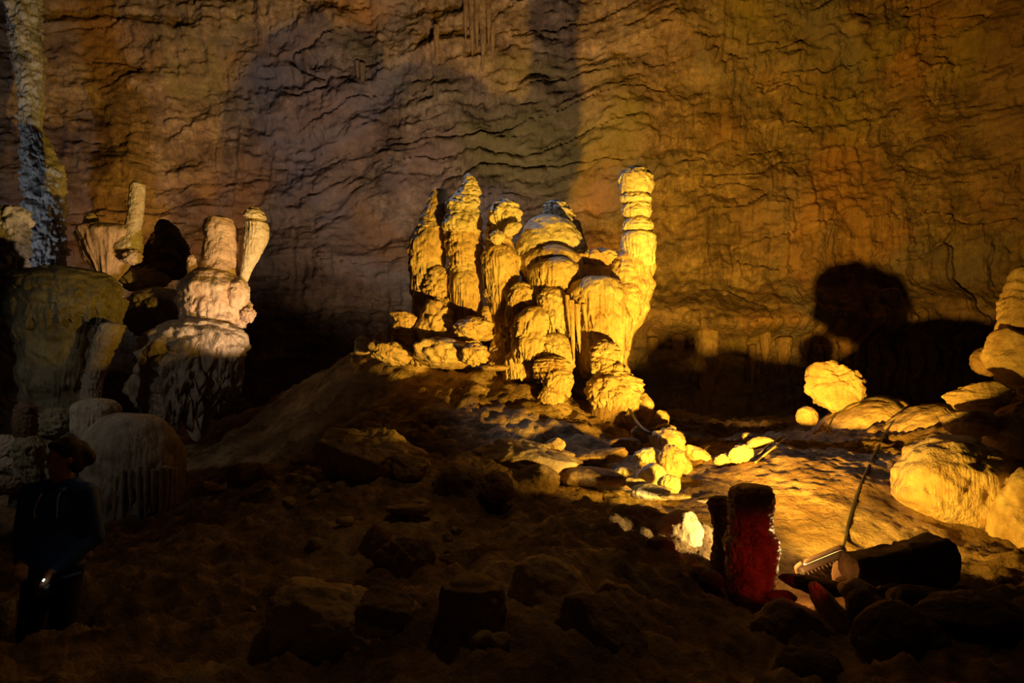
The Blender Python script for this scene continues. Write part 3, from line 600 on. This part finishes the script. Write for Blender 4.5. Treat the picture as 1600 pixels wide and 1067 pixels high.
part('cup_lid', column([(397,327,9),(397,331,14),(398,338,17),(399,343,16)], 12.4, saw=(.08, 2.2), lump=(.06, 4), seed=150, nv=60), M_CALC2, t)
part('web', cap(378, 376, 440, 14, 12.6, dome=.2, taper=.5, flute=(.16, 6), jag=.3, seed=151), M_PINK, t)
part('nub', column([(299,400,4),(299,404,7),(300,415,8),(304,434,11)], 12.2, lump=(.1, 4), seed=152, nv=60, nu=64), M_PINK, t)
boulder(388, 491, 12.2, 13, 12, 'small peach knob of rock beside the skirt of the peach stalagmite', M_PINK, 153, soft=.5, lump=.15)
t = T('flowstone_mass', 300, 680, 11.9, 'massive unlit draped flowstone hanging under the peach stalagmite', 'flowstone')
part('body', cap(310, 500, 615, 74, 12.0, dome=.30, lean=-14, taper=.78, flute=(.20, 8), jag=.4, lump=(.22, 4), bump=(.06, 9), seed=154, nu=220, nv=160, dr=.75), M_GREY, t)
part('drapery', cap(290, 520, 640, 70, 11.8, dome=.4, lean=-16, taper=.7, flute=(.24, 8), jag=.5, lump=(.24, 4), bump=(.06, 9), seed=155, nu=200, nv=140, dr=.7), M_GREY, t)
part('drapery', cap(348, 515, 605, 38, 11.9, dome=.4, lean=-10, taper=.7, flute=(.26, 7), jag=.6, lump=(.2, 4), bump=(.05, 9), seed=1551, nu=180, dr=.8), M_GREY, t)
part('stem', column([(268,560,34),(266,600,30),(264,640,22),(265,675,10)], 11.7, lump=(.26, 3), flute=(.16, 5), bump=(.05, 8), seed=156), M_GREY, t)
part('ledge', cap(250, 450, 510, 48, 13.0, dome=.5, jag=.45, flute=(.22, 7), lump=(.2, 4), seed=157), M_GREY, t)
t = T('flowstone_mass', 100, 700, 10.8, 'broad greenish mushroom-shaped flowstone on the left above the person', 'flowstone')
part('cap', cap(103, 419, 500, 86, 10.8, dome=.42, jag=.25, taper=.9, flute=(.09, 8), lump=(.10, 4), saw=(.05, 6), seed=158, nu=200, nv=120, dr=.8), M_GREEN, t)
part('trunk', column([(104,470,76),(100,500,72),(95,540,60),(90,590,52),(88,640,46),(88,720,46),(88,800,50)], 10.9, flute=(.10, 6), lump=(.10, 3), saw=(.05, 1.5), seed=159, nu=180), M_GREEN, t)
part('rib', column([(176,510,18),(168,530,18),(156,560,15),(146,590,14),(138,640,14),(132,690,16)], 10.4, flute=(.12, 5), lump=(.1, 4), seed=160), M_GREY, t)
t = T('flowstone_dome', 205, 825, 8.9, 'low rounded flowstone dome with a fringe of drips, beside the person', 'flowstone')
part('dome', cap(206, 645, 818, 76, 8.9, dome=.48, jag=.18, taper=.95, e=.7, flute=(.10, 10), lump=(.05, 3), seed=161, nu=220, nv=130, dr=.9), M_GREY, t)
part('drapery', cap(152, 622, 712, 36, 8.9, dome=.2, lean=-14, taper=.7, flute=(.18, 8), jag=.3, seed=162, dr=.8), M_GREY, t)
rs = random.Random(4)
for k in range(15):
    a = math.radians(200 + k*9.8); px = 206+72*math.cos(a); Y = 8.9+.55*math.sin(a)
    L = rs.uniform(26, 60)
    part('drip', column([(px, 745-L*.3, 4.2), (px, 760, 4), (px+rs.uniform(-1, 1), 760+L*.6, 3), (px, 762+L, .8)], Y, seed=170+k, nv=40, nu=32, flute=(.15, 3)), M_GREY, t)
t = T('stalagmite', 40, 760, 8.2, 'small dark-headed stalagmite just behind the person on the left', 'stalagmite')
part('head', column([(40,630,8),(40,636,15),(39,660,17),(40,682,16)], 8.2, lump=(.1, 4), seed=190, nv=70), M_DARK, t)
part('body', column([(42,680,14),(46,696,22),(46,730,20),(44,790,26)], 8.2, lump=(.12, 4), flute=(.1, 5), seed=191, nv=70), M_GREEN, t)
boulder(82, 662, 8.8, 26, 24, 'rounded greenish lump above the head of the person', M_GREEN, 192, soft=.9, lump=.14)
boulder(10, 700, 8.6, 26, 20, 'pale lump at the left edge, upper of three', M_GREY, 193, soft=.85, lump=.12)
boulder(14, 728, 8.3, 28, 14, 'pale lump at the left edge, middle of three', M_GREY, 194, soft=.85, lump=.12)
boulder(8, 758, 8.0, 24, 15, 'pale lump at the left edge, lowest of three', M_GREY, 195, soft=.85, lump=.12)
t = T('cave_column', 66, 430, 16.5, 'tall whitish-grey rock column climbing the wall at the far left', 'column')
part('shaft', column([(36,-60,26),(38,40,24),(44,100,20),(50,150,18),(48,200,16),(58,230,22),(70,270,30),(70,330,28),(66,400,32),(66,470,40)], 16.5, flute=(.12, 6), lump=(.2, 5), bump=(.10, 12), seed=196, nu=180, nv=320), M_COL, t)
t = T('cave_column', 12, 700, 12, 'pale layered drip column at the left edge below the greenish mushroom', 'column')
part('shaft', column([(20,330,24),(16,400,26),(12,450,30),(10,500,24),(14,560,26),(10,620,28),(10,700,30)], 12.2, saw=(.12, 1.2), lump=(.2, 4), flute=(.1, 6), seed=197, nv=220), M_COL, t)

# ------------------------------------------------------------------ dripstone hanging on the wall
def stalactite(px, top, bot, hw, Y, label, seed, group=None):
    return tag(part_top('stalactite', column([(px, top, hw), (px, top+(bot-top)*.3, hw*.9), (px+rs.uniform(-1.5, 1.5), top+(bot-top)*.7, hw*.6), (px, bot, .8)], Y, seed=seed, flute=(.18, 4), lump=(.1, 3), nv=70, nu=48)), label, 'stalactite', group)
def part_top(name, vf): return mesh_obj(name, vf[0], vf[1], M_STAL)
def wall_at(px, py, off=0.):
    """distance at which the photo point lies on the wall"""
    Y = 19.0
    for _ in range(8):
        p = P(px, py, Y); Y = float(wall_y(p[0]) - wall_disp(np.array([p[0]]), np.array([p[2]]))[0] - .012*(p[2]-6)**2*sstep(8, 16, p[2]))
    return Y + off
G1 = 'thin stalactites hanging at the top of the wall'
for k, (px, tp, bt, hw) in enumerate([(738,-40,92,7),(746,-40,78,6),(754,-40,112,8),(763,-40,70,6),(770,-40,98,7),(728,-30,66,5),(682,40,100,5),(566,100,135,5),(558,96,128,4)]):
    lab = 'slender stalactite in the bunch hanging at the top of the wall' if k < 6 else ('lone thin stalactite left of the bunch at the top of the wall' if k == 6 else 'small stalactite tooth on the upper left crack of the wall')
    stalactite(px, tp, bt, hw, wall_at(px, (tp+bt)/2, -.05), lab, 210+k, G1 if k < 6 else (None if k == 6 else 'stalactite teeth on the upper left crack'))
G2 = 'dripstone curtains under the wall ledge'
for k, (px, tp, bt, hw) in enumerate([(1104,520,640,20),(1176,540,606,6),(1225,530,580,13),(1196,520,570,9),(1060,525,580,10),(1392,455,505,14),(1260,520,560,9),(1020,530,575,9)]):
    stalactite(px, tp, bt, hw, wall_at(px, tp+8, -.1), ['broad fluted dripstone hanging longest under the wall ledge', 'thin straight dripstone right of the broad fluted one under the ledge', 'thick short dripstone, third under the wall ledge', 'narrow dripstone between the thin and the thick ones under the ledge', 'short dripstone left of the broad fluted one under the ledge', 'dim dripstone alone in the dark at the right of the wall', 'short dripstone at the right end of the ledge row', 'short dripstone next to the pillar under the wall ledge'][k], 230+k)

# ------------------------------------------------------------------ dark foreground
boulder(580, 722, 7.9, 76, 56, 'large boulder with a sandy lit top in the dark left of centre', M_SAND, 300, soft=0.23, rot=(0, 6, 0), sub=6, d=1, rough=.09)
boulder(640, 730, 7.6, 34, 24, 'jagged sandy shoulder on the right of the large sandy-topped boulder', M_SAND, 301, soft=0.20, rot=(0, 20, 0), rough=.14)
t = T('boulder', 805, 800, 7.7, 'broad central boulder whose right end is lit amber, below the lit mound', 'boulder')
part('body', rock(800, 728, 7.8, 92, 46, 1, (0, -2, 0), 302, soft=0.25, rough=.09, sub=6, lump=.04), M_SAND, t)
part('foot', rock(770, 775, 7.3, 80, 55, .9, (0, 10, 0), 303, soft=0.28, rough=.09, sub=6), M_BROWN, t)
boulder(868, 694, 7.9, 18, 10, 'small knob on the lit end of the central boulder', M_SAND, 304, soft=0.30)
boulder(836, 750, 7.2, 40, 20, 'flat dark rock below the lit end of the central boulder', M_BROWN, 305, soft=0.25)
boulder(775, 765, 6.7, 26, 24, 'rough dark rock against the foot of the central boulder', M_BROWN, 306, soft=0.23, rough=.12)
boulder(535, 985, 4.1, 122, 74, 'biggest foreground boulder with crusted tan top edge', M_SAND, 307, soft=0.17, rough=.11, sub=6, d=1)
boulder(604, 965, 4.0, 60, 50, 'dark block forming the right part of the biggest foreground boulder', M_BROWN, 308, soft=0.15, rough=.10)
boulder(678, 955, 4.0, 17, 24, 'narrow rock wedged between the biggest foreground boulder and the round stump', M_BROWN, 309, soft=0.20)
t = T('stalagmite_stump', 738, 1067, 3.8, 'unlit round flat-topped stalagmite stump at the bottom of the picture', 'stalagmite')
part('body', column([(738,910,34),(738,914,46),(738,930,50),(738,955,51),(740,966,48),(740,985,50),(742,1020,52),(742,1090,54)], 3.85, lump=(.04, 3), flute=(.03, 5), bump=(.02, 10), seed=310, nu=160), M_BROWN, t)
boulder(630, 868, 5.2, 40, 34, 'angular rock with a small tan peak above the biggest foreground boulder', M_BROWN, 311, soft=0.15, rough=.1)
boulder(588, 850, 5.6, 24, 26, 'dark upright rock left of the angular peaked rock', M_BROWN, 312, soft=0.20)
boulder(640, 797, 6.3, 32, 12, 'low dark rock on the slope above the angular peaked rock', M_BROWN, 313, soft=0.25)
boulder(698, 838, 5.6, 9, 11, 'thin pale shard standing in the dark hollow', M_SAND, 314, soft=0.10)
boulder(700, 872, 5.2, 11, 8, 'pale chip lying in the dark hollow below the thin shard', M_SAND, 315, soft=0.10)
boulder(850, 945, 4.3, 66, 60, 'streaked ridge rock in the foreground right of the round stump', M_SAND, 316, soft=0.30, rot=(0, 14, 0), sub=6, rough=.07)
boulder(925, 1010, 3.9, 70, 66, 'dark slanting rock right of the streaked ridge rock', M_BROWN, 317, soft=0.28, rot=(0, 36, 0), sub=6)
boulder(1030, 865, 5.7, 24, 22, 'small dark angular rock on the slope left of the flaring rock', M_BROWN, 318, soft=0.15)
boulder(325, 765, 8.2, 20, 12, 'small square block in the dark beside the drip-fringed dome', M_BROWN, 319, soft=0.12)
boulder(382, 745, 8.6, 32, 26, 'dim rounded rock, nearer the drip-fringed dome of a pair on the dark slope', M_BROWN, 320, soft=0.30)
boulder(420, 750, 8.3, 28, 24, 'dim rounded rock, nearer the sandy-topped boulder of a pair on the dark slope', M_BROWN, 321, soft=0.30)
boulder(130, 865, 5.7, 13, 8, 'pale flat stone just right of the person at hip height', M_SAND, 322, soft=0.20)
boulder(8, 965, 4.7, 14, 26, 'pale upright stone at the left edge by the legs of the person', M_GREY, 323, soft=0.25)
# rubble
rs2 = random.Random(11)
proto = None
for k in range(46):
    px = rs2.gauss(455, 60) if k < 24 else rs2.uniform(380, 960); py = rs2.gauss(745, 22) if k < 24 else rs2.uniform(735, 1000)
    Y = 8.0
    for _ in range(40):                                   # walk the sight line down to the floor
        p = P(px, py, Y)
        if p[2] > gz(p[0], p[1]): Y += .12
        else: Y -= .12
    r = rs2.uniform(.035, .085)
    if proto is None or k % 6 == 0:
        v, f = rock(px, py, Y, r/S(Y), r*.7/S(Y), .9, (0, 0, rs2.uniform(0, 360)), 400+k, soft=0.15, sub=3, rough=.08)
        proto = mesh_obj('stone', v, f, M_SAND, base=P(px, py, Y))
        o = proto
    else:
        o = proto.copy(); col.objects.link(o)
    p = P(px, py, Y); o.location = (p[0], p[1], gz(p[0], p[1])+.01); o.rotation_euler = (rs2.uniform(-.3, .3), rs2.uniform(-.3, .3), rs2.uniform(0, 6))
    tag(o, 'fist-sized pale rubble stone lying on the dark foreground slope', 'stone', 'rubble stones on the dark slope')
# ------------------------------------------------------------------ floodlight, cables
def bx(c, h, M=None, bev=.15):
    """a rounded box: centre, half sizes, 3x3 axes in columns"""
    bm = bmesh.new(); bmesh.ops.create_cube(bm, size=2)
    for v in bm.verts: v.co = Vector((v.co.x*h[0], v.co.y*h[1], v.co.z*h[2]))
    if bev: bmesh.ops.bevel(bm, geom=list(bm.edges), offset=min(h)*bev*2, segments=3, affect='EDGES', profile=.5)
    bmesh.ops.triangulate(bm, faces=bm.faces)
    bm.verts.index_update()
    v = np.array([q.co[:] for q in bm.verts]); f = np.array([[q.index for q in p.verts] for p in bm.faces]); bm.free()
    if M is not None: v = v@np.array(M).T
    return v+np.asarray(c), f
def join(*parts):
    vs, fs, n = [], [], 0
    for v, f in parts: vs.append(v); fs.append(f+n); n += len(v)
    return np.concatenate(vs), np.concatenate(fs)
def tube(pts, r, nu=12, closed=False, sub=8):
    p = np.array(pts, float); n = len(p)
    t = np.linspace(0, n-1, (n-1)*sub+1); i = np.clip(t.astype(int), 0, n-2); u = (t-i)[:, None]
    g = lambda k: p[np.clip(k, 0, n-1)]
    c = .5*((2*g(i)) + (g(i+1)-g(i-1))*u + (2*g(i-1)-5*g(i)+4*g(i+1)-g(i+2))*u**2 + (3*g(i)-g(i-1)-3*g(i+1)+g(i+2))*u**3)
    d = np.gradient(c, axis=0); d /= np.linalg.norm(d, axis=1)[:, None]+1e-9
    a = np.cross(d, [0.13, .21, 1.]); a /= np.linalg.norm(a, axis=1)[:, None]+1e-9; b = np.cross(d, a)
    th = np.linspace(0, 2*math.pi, nu, endpoint=False)
    rr = np.full(len(c), r); rr[0] = rr[-1] = r*.02
    v = c[:, None] + rr[:, None, None]*(np.cos(th)[None, :, None]*a[:, None] + np.sin(th)[None, :, None]*b[:, None])
    return v.reshape(-1, 3), grid_faces(nu, len(c))
M_HOUSE = plain('lamp_housing', (.62, .52, .36), .5)
M_FIN = plain('lamp_fins', (.22, .19, .15), .4, .2)
M_GLASS = plain('lamp_glass', (.9, .8, .5), .2, 0, (1, .72, .22), 3)
M_CABLE = plain('cable_rubber', (.05, .045, .04), .55)
M_HOSE = plain('pale_cable', (.42, .34, .22), .6)
c0 = P(1288, 889, 5.55)
fl = thing('floodlight', c0 - np.array([0, 0, .12]), 'floodlight with a ribbed dark back and pale rim, tucked behind the red stump', 'lamp')
FM = np.array(Euler((math.radians(-52), math.radians(-24), math.radians(-8))).to_matrix())   # local +z is the glass side
def flp(x, y, z): return FM@np.array([x, y, z]) + c0
W_, D_ = .190, .125
part('housing', bx(flp(0, 0, -.01), (W_*.92, D_*.9, .035), FM, .3), M_FIN, fl)
rim = [flp(x*W_, y*D_, .03) for x, y in ((-.7, -1), (.7, -1), (.95, -.85), (1, -.6), (1, .6), (.95, .85), (.7, 1), (-.7, 1), (-.95, .85), (-1, .6), (-1, -.6), (-.95, -.85), (-.7, -1))]
part('rim', tube(rim, .019, 14), M_HOUSE, fl)
part('glass', bx(flp(0, 0, .032), (W_*.88, D_*.86, .006), FM, .2), M_GLASS, fl)
for k in range(11):
    x = -.145 + k*.029
    part('fin', join(bx(flp(x-.007, D_*.28, -.052), (.0055, D_*.45, .014), FM@np.array(Euler((0, 0, .30)).to_matrix()), .2), bx(flp(x-.007, -D_*.42, -.052), (.0055, D_*.42, .014), FM@np.array(Euler((0, 0, -.30)).to_matrix()), .2)), M_FIN, fl)
part('bracket', tube([flp(W_*1.05, 0, 0), flp(W_*1.05, 0, -.06), flp(W_*.9, 0, -.10), flp(W_*.5, .02, -.12)], .011, 10), M_HOUSE, fl)
scene_dg = bpy.context.evaluated_depsgraph_get(); scene_dg.update()
def lay(pts, r, Y=None):
    """lay a cable on whatever rock the sight line through each photo point meets"""
    out = []
    for px, py in pts:
        o = Vector((0, 0, EYE)); d = (Vector(P(px, py, 5)) - o).normalized()
        hit, loc, nrm, *_ = scene.ray_cast(scene_dg, o, d)
        out.append(np.array(loc + nrm*r*.9 - d*r*.6))
    out = np.array(out)
    for _ in range(2): out[1:-1] = .25*out[:-2]+.5*out[1:-1]+.25*out[2:]
    return tube(out, r, 10)
def dense(pts, n=4):
    p = np.array(pts, float); t = np.linspace(0, len(p)-1, (len(p)-1)*n+1); return [(np.interp(a, range(len(p)), p[:, 0]), np.interp(a, range(len(p)), p[:, 1])) for a in t]
tag(mesh_obj('cable', *lay(dense([(1318,858),(1322,835),(1328,808),(1338,775),(1352,742),(1368,708),(1382,680),(1396,660)]), .013), M_CABLE), 'thin dark cable climbing the lit slope from the floodlight', 'cable')
tag(mesh_obj('cable', *lay(dense([(1292,676),(1304,650),(1322,636),(1346,626),(1372,622),(1396,628),(1408,640)]), .014), M_CABLE), 'thin dark cable arching over the smooth sloping rock below the big pale knob', 'cable')
tag(mesh_obj('cable', *lay(dense([(1180,716),(1190,708),(1202,697),(1214,687),(1224,681)]), .014), M_HOSE), 'upper pale cable of the pair leaving the curved row of yellow stones', 'cable')
tag(mesh_obj('cable', *lay(dense([(1180,724),(1193,714),(1206,703),(1218,692),(1230,685)]), .013), M_HOSE), 'lower pale cable of the pair leaving the curved row of yellow stones', 'cable')
tag(mesh_obj('hose', *tube([P(*q) for q in ((984,640,9.3),(990,652,9.1),(998,663,8.8),(1007,672,8.6),(1018,678,8.5))], .022, 12), M_CABLE), 'short black hose bending over the block beside the dark-stemmed stalagmite', 'hose')

# ------------------------------------------------------------------ the person in the dark
M_SKIN = plain('skin', (.5, .25, .17), .5)
M_HAIR = plain('dark_hair', (.045, .022, .014), .5)
M_JACKET = plain('blue_jacket', (.02, .09, .50), .5)
M_TROUS = plain('dark_trousers', (.02, .022, .035), .8)
M_SHOE = plain('grey_shoe', (.20, .19, .18), .6)
M_CORD = plain('pale_cord', (.45, .45, .45), .7)
M_PHONE = plain('black_phone', (.01, .01, .012), .2)
def capsule(a, b, ra, rb, n=18):
    a, b = np.array(a, float), np.array(b, float); d = b-a; L = np.linalg.norm(d)+1e-9; d /= L
    x = np.cross(d, [.31, .2, .9]); x /= np.linalg.norm(x); y = np.cross(d, x); rows = []
    for k in np.linspace(-math.pi/2, 0, 7): rows.append((a+d*ra*math.sin(k), ra*math.cos(k)+1e-4))
    for u in (.33, .66): rows.append((a+d*L*u, ra+(rb-ra)*u))
    for k in np.linspace(0, math.pi/2, 7): rows.append((b+d*rb*math.sin(k), rb*math.cos(k)+1e-4))
    th = np.linspace(0, 2*math.pi, n, endpoint=False)
    v = np.array([c + r*(math.cos(t)*x + math.sin(t)*y) for c, r in rows for t in th])
    return v, grid_faces(n, len(rows))
def ball(c, s, R=None, n=4):
    v, f = ico(n); v = v*np.array(s)
    if R is not None: v = v@np.array(R).T
    return v+np.array(c), np.column_stack([f, f[:, 2]])
def fuse(name, pieces, mat, parent, voxel=.008, smooth=4):
    """melt the overlapping pieces into one continuous surface"""
    bm = bmesh.new()
    for v, f in pieces:
        vv = [bm.verts.new(q) for q in v]
        for q in f:
            idx = list(dict.fromkeys(q.tolist()))
            if len(idx) > 2: bm.faces.new([vv[i] for i in idx])
    bmesh.ops.recalc_face_normals(bm, faces=bm.faces)
    me = bpy.data.meshes.new('melt'); bm.to_mesh(me); bm.free()
    o = bpy.data.objects.new('melt', me); col.objects.link(o)
    m = o.modifiers.new('r', 'REMESH'); m.mode = 'VOXEL'; m.voxel_size = voxel
    s = o.modifiers.new('s', 'SMOOTH'); s.iterations = smooth; s.factor = .5
    dg = bpy.context.evaluated_depsgraph_get(); dg.update()
    e = bpy.data.meshes.new_from_object(o.evaluated_get(dg))
    bpy.data.objects.remove(o)
    e.name = name; e.materials.clear(); e.materials.append(mat); e.shade_smooth()
    ob = bpy.data.objects.new(name, e); col.objects.link(ob); ob.parent = parent
    return ob
# local frame: x to the viewer's right, y away from the viewer, z up; feet at 0
hc = P(92, 722, 4.55); PH = 1.66
base = np.array([hc[0]-.02, 4.6, hc[2]-1.54])
pe = thing('person', base, 'person in blue hooded jacket and dark trousers standing in shadow beside the drip-fringed dome', 'person')
sk = []
hz = 1.555; HR = Euler((math.radians(10), 0, math.radians(-38))).to_matrix()          # head turned towards the viewer's left
def H(x, y, z): return np.array([.02, 0, hz]) + np.array(HR)@np.array([x, y, z])
sk += [ball(H(0, .012, .02), (.074, .094, .105), HR), ball(H(0, -.02, -.055), (.056, .070, .062), HR), ball(H(0, -.075, -.098), (.024, .020, .018), HR)]
sk += [ball(H(0, -.094, -.022), (.013, .022, .016), HR, 3), capsule(H(0, -.086, .02), H(0, -.098, -.02), .009, .012)]
sk += [ball(H(s*.031, -.074, .038), (.024, .014, .009), HR, 3) for s in (-1, 1)] + [ball(H(s*.03, -.083, .012), (.014, .012, .010), HR, 3) for s in (-1, 1)]
sk += [ball(H(s*.076, .012, -.005), (.010, .020, .031), HR, 3) for s in (-1, 1)]
sk += [ball(H(0, -.086, -.058), (.026, .012, .007), HR, 3), ball(H(0, -.083, -.070), (.022, .012, .008), HR, 3)]
sk += [capsule((.01, .01, 1.32), (.02, .005, 1.50), .060, .052)]
SH = {-1: (-.175, 0, 1.345), 1: (.175, .01, 1.345)}; EL = {-1: (-.235, .03, 1.06), 1: (.225, .05, 1.06)}; WR = {-1: (-.10, -.16, .93), 1: (.09, -.16, .88)}
KN = {-1: (-.11, -.03, .47), 1: (.09, -.02, .47)}; AN = {-1: (-.13, .02, .09), 1: (.10, .03, .09)}; HP = {-1: (-.085, 0, .86), 1: (.085, 0, .86)}
sk += [ball((0, .01, 1.18), (.155, .10, .20)), ball((0, .0, .95), (.15, .105, .14)), capsule((-.13, 0, 1.34), (.13, 0, 1.34), .065, .065)]
for s in (-1, 1):
    sk += [capsule(SH[s], EL[s], .048, .038), capsule(EL[s], WR[s], .037, .026), capsule(HP[s], KN[s], .082, .055), capsule(KN[s], AN[s], .052, .036), capsule(AN[s], np.array(AN[s])+(0, -.13, -.045), .036, .030)]
    w = np.array(WR[s]); fwd = w-np.array(EL[s]); fwd /= np.linalg.norm(fwd); side = np.cross(fwd, [0, 0, 1.]); side /= np.linalg.norm(side); up = np.cross(side, fwd)
    palm = w+fwd*.045
    sk += [capsule(w, palm-side*.018, .024, .019), capsule(w, palm+side*.018, .024, .019), capsule(palm-side*.026, palm+side*.026, .016, .016)]
    for k, (o_, L) in enumerate(((-.030, .030), (-.010, .036), (.010, .034), (.030, .026))):
        a = palm+fwd*.016+side*o_; b = a+fwd*L-up*.008; c = b+fwd*L*.45-up*L*.55; d = c-up*L*.5-fwd*L*.25
        sk += [capsule(a, b, .0095, .009, 10), capsule(b, c, .009, .0085, 10), capsule(c, d, .0085, .0075, 10)]
    a = w+fwd*.018+side*(-s)*.022; b = a+fwd*.034+side*(-s)*.018-up*.012; c = b+fwd*.026-up*.014
    sk += [capsule(a, b, .012, .0105, 10), capsule(b, c, .0105, .009, 10)]
fuse('body', sk, M_SKIN, pe, .0075, 3)
# eyes
for s in (-1, 1):
    ob = ball(H(s*.030, -.086, .014), (.011, .008, .007), HR, 3); mesh_obj('eye', ob[0]+base, ob[1][:, :3], M_SHOE, pe)
hair = [ball(H(0, .030, .045), (.088, .098, .100), HR), ball(H(.0, .10, .03), (.075, .06, .075), HR), ball(H(.05, .12, -.01), (.055, .05, .06), HR), ball(H(-.055, .055, -.03), (.034, .055, .07), HR), ball(H(.06, .05, -.03), (.034, .055, .07), HR), ball(H(0, -.03, .10), (.062, .05, .03), HR)]
fuse('hair', hair, M_HAIR, pe, .010, 3)
jk = [ball((0, .015, 1.20), (.190, .135, .20)), ball((0, .01, 1.02), (.190, .14, .20)), ball((0, .01, .89), (.185, .145, .09)), capsule((-.145, .005, 1.345), (.145, .005, 1.345), .074, .074), capsule((-.09, -.005, 1.385), (.10, -.005, 1.385), .05, .05)]
for s in (-1, 1):
    e = np.array(EL[s]); w = np.array(WR[s]); m = e+(w-e)*.86
    jk += [capsule(SH[s], e, .068, .057), capsule(e, m, .055, .042)]
jo = fuse('jacket', jk, M_JACKET, pe, .011, 3); jo['label'] = 'dark blue zipped jacket'
hd = [capsule((-.10+.2*t, .085-.04*abs(2*t-1), 1.385+.012*math.sin(t*9)), (-.10+.2*(t+.12), .085-.04*abs(2*t-.76), 1.385), .042, .042) for t in np.linspace(0, .88, 7)]
hd += [capsule((s*.095, .06, 1.39), (s*.06, -.075, 1.355), .034, .028) for s in (-1, 1)]
fuse('hood', hd, M_JACKET, pe, .010, 3)
tb = tube([base+np.array(q) for q in ((-.19, -.01, .845), (-.13, -.115, .835), (0, -.15, .83), (.13, -.115, .835), (.19, -.01, .845))], .014, 10)
mesh_obj('hem', tb[0], tb[1], M_JACKET, pe)
for s in (-1, 1):
    tb = tube([base+np.array(q) for q in ((s*.055+.02, -.105, 1.355), (s*.06+.02, -.135, 1.31), (s*.07+.015, -.140, 1.25), (s*.068+.02, -.143, 1.20))], .0045, 8)
    mesh_obj('drawstring', tb[0], tb[1], M_CORD, pe)
tr = [ball((0, 0, .87), (.155, .118, .10))]
for s in (-1, 1): tr += [capsule(HP[s], KN[s], .098, .070), capsule(KN[s], AN[s], .068, .054)]
fuse('trousers', tr, M_TROUS, pe, .012, 3)
for s in (-1, 1):
    a = np.array(AN[s]); fuse('shoe', [capsule(a+(0, .02, -.045), a+(0, -.15, -.052), .044, .040), capsule(a+(0, 0, -.02), a+(0, .015, .03), .046, .048)], M_SHOE, pe, .010, 3)
ph = np.array(WR[1])+np.array([.0, -.060, -.060])
b = bx(base+ph, (.036, .006, .075), np.array(Euler((math.radians(-35), 0, math.radians(18))).to_matrix()), .3)
po = tag(mesh_obj('phone', b[0], b[1], M_PHONE), 'small phone with a tiny light held in the hand of the person in blue', 'phone')
M_LED = plain('phone_led', (.9, .95, .8), .3, 0, (.85, 1, .75), 2.5)
b = bx(base+ph+np.array([.016, -.035, .035]), (.005, .003, .008), np.array(Euler((0, math.radians(35), 0)).to_matrix()), .2)
mesh_obj('phone_light', b[0], b[1], M_LED, po)

for o in list(col.objects):
    if o.parent is None and o.name.split('.')[0] in ('cave_column', 'rock_slab'): o['kind'] = 'thing'
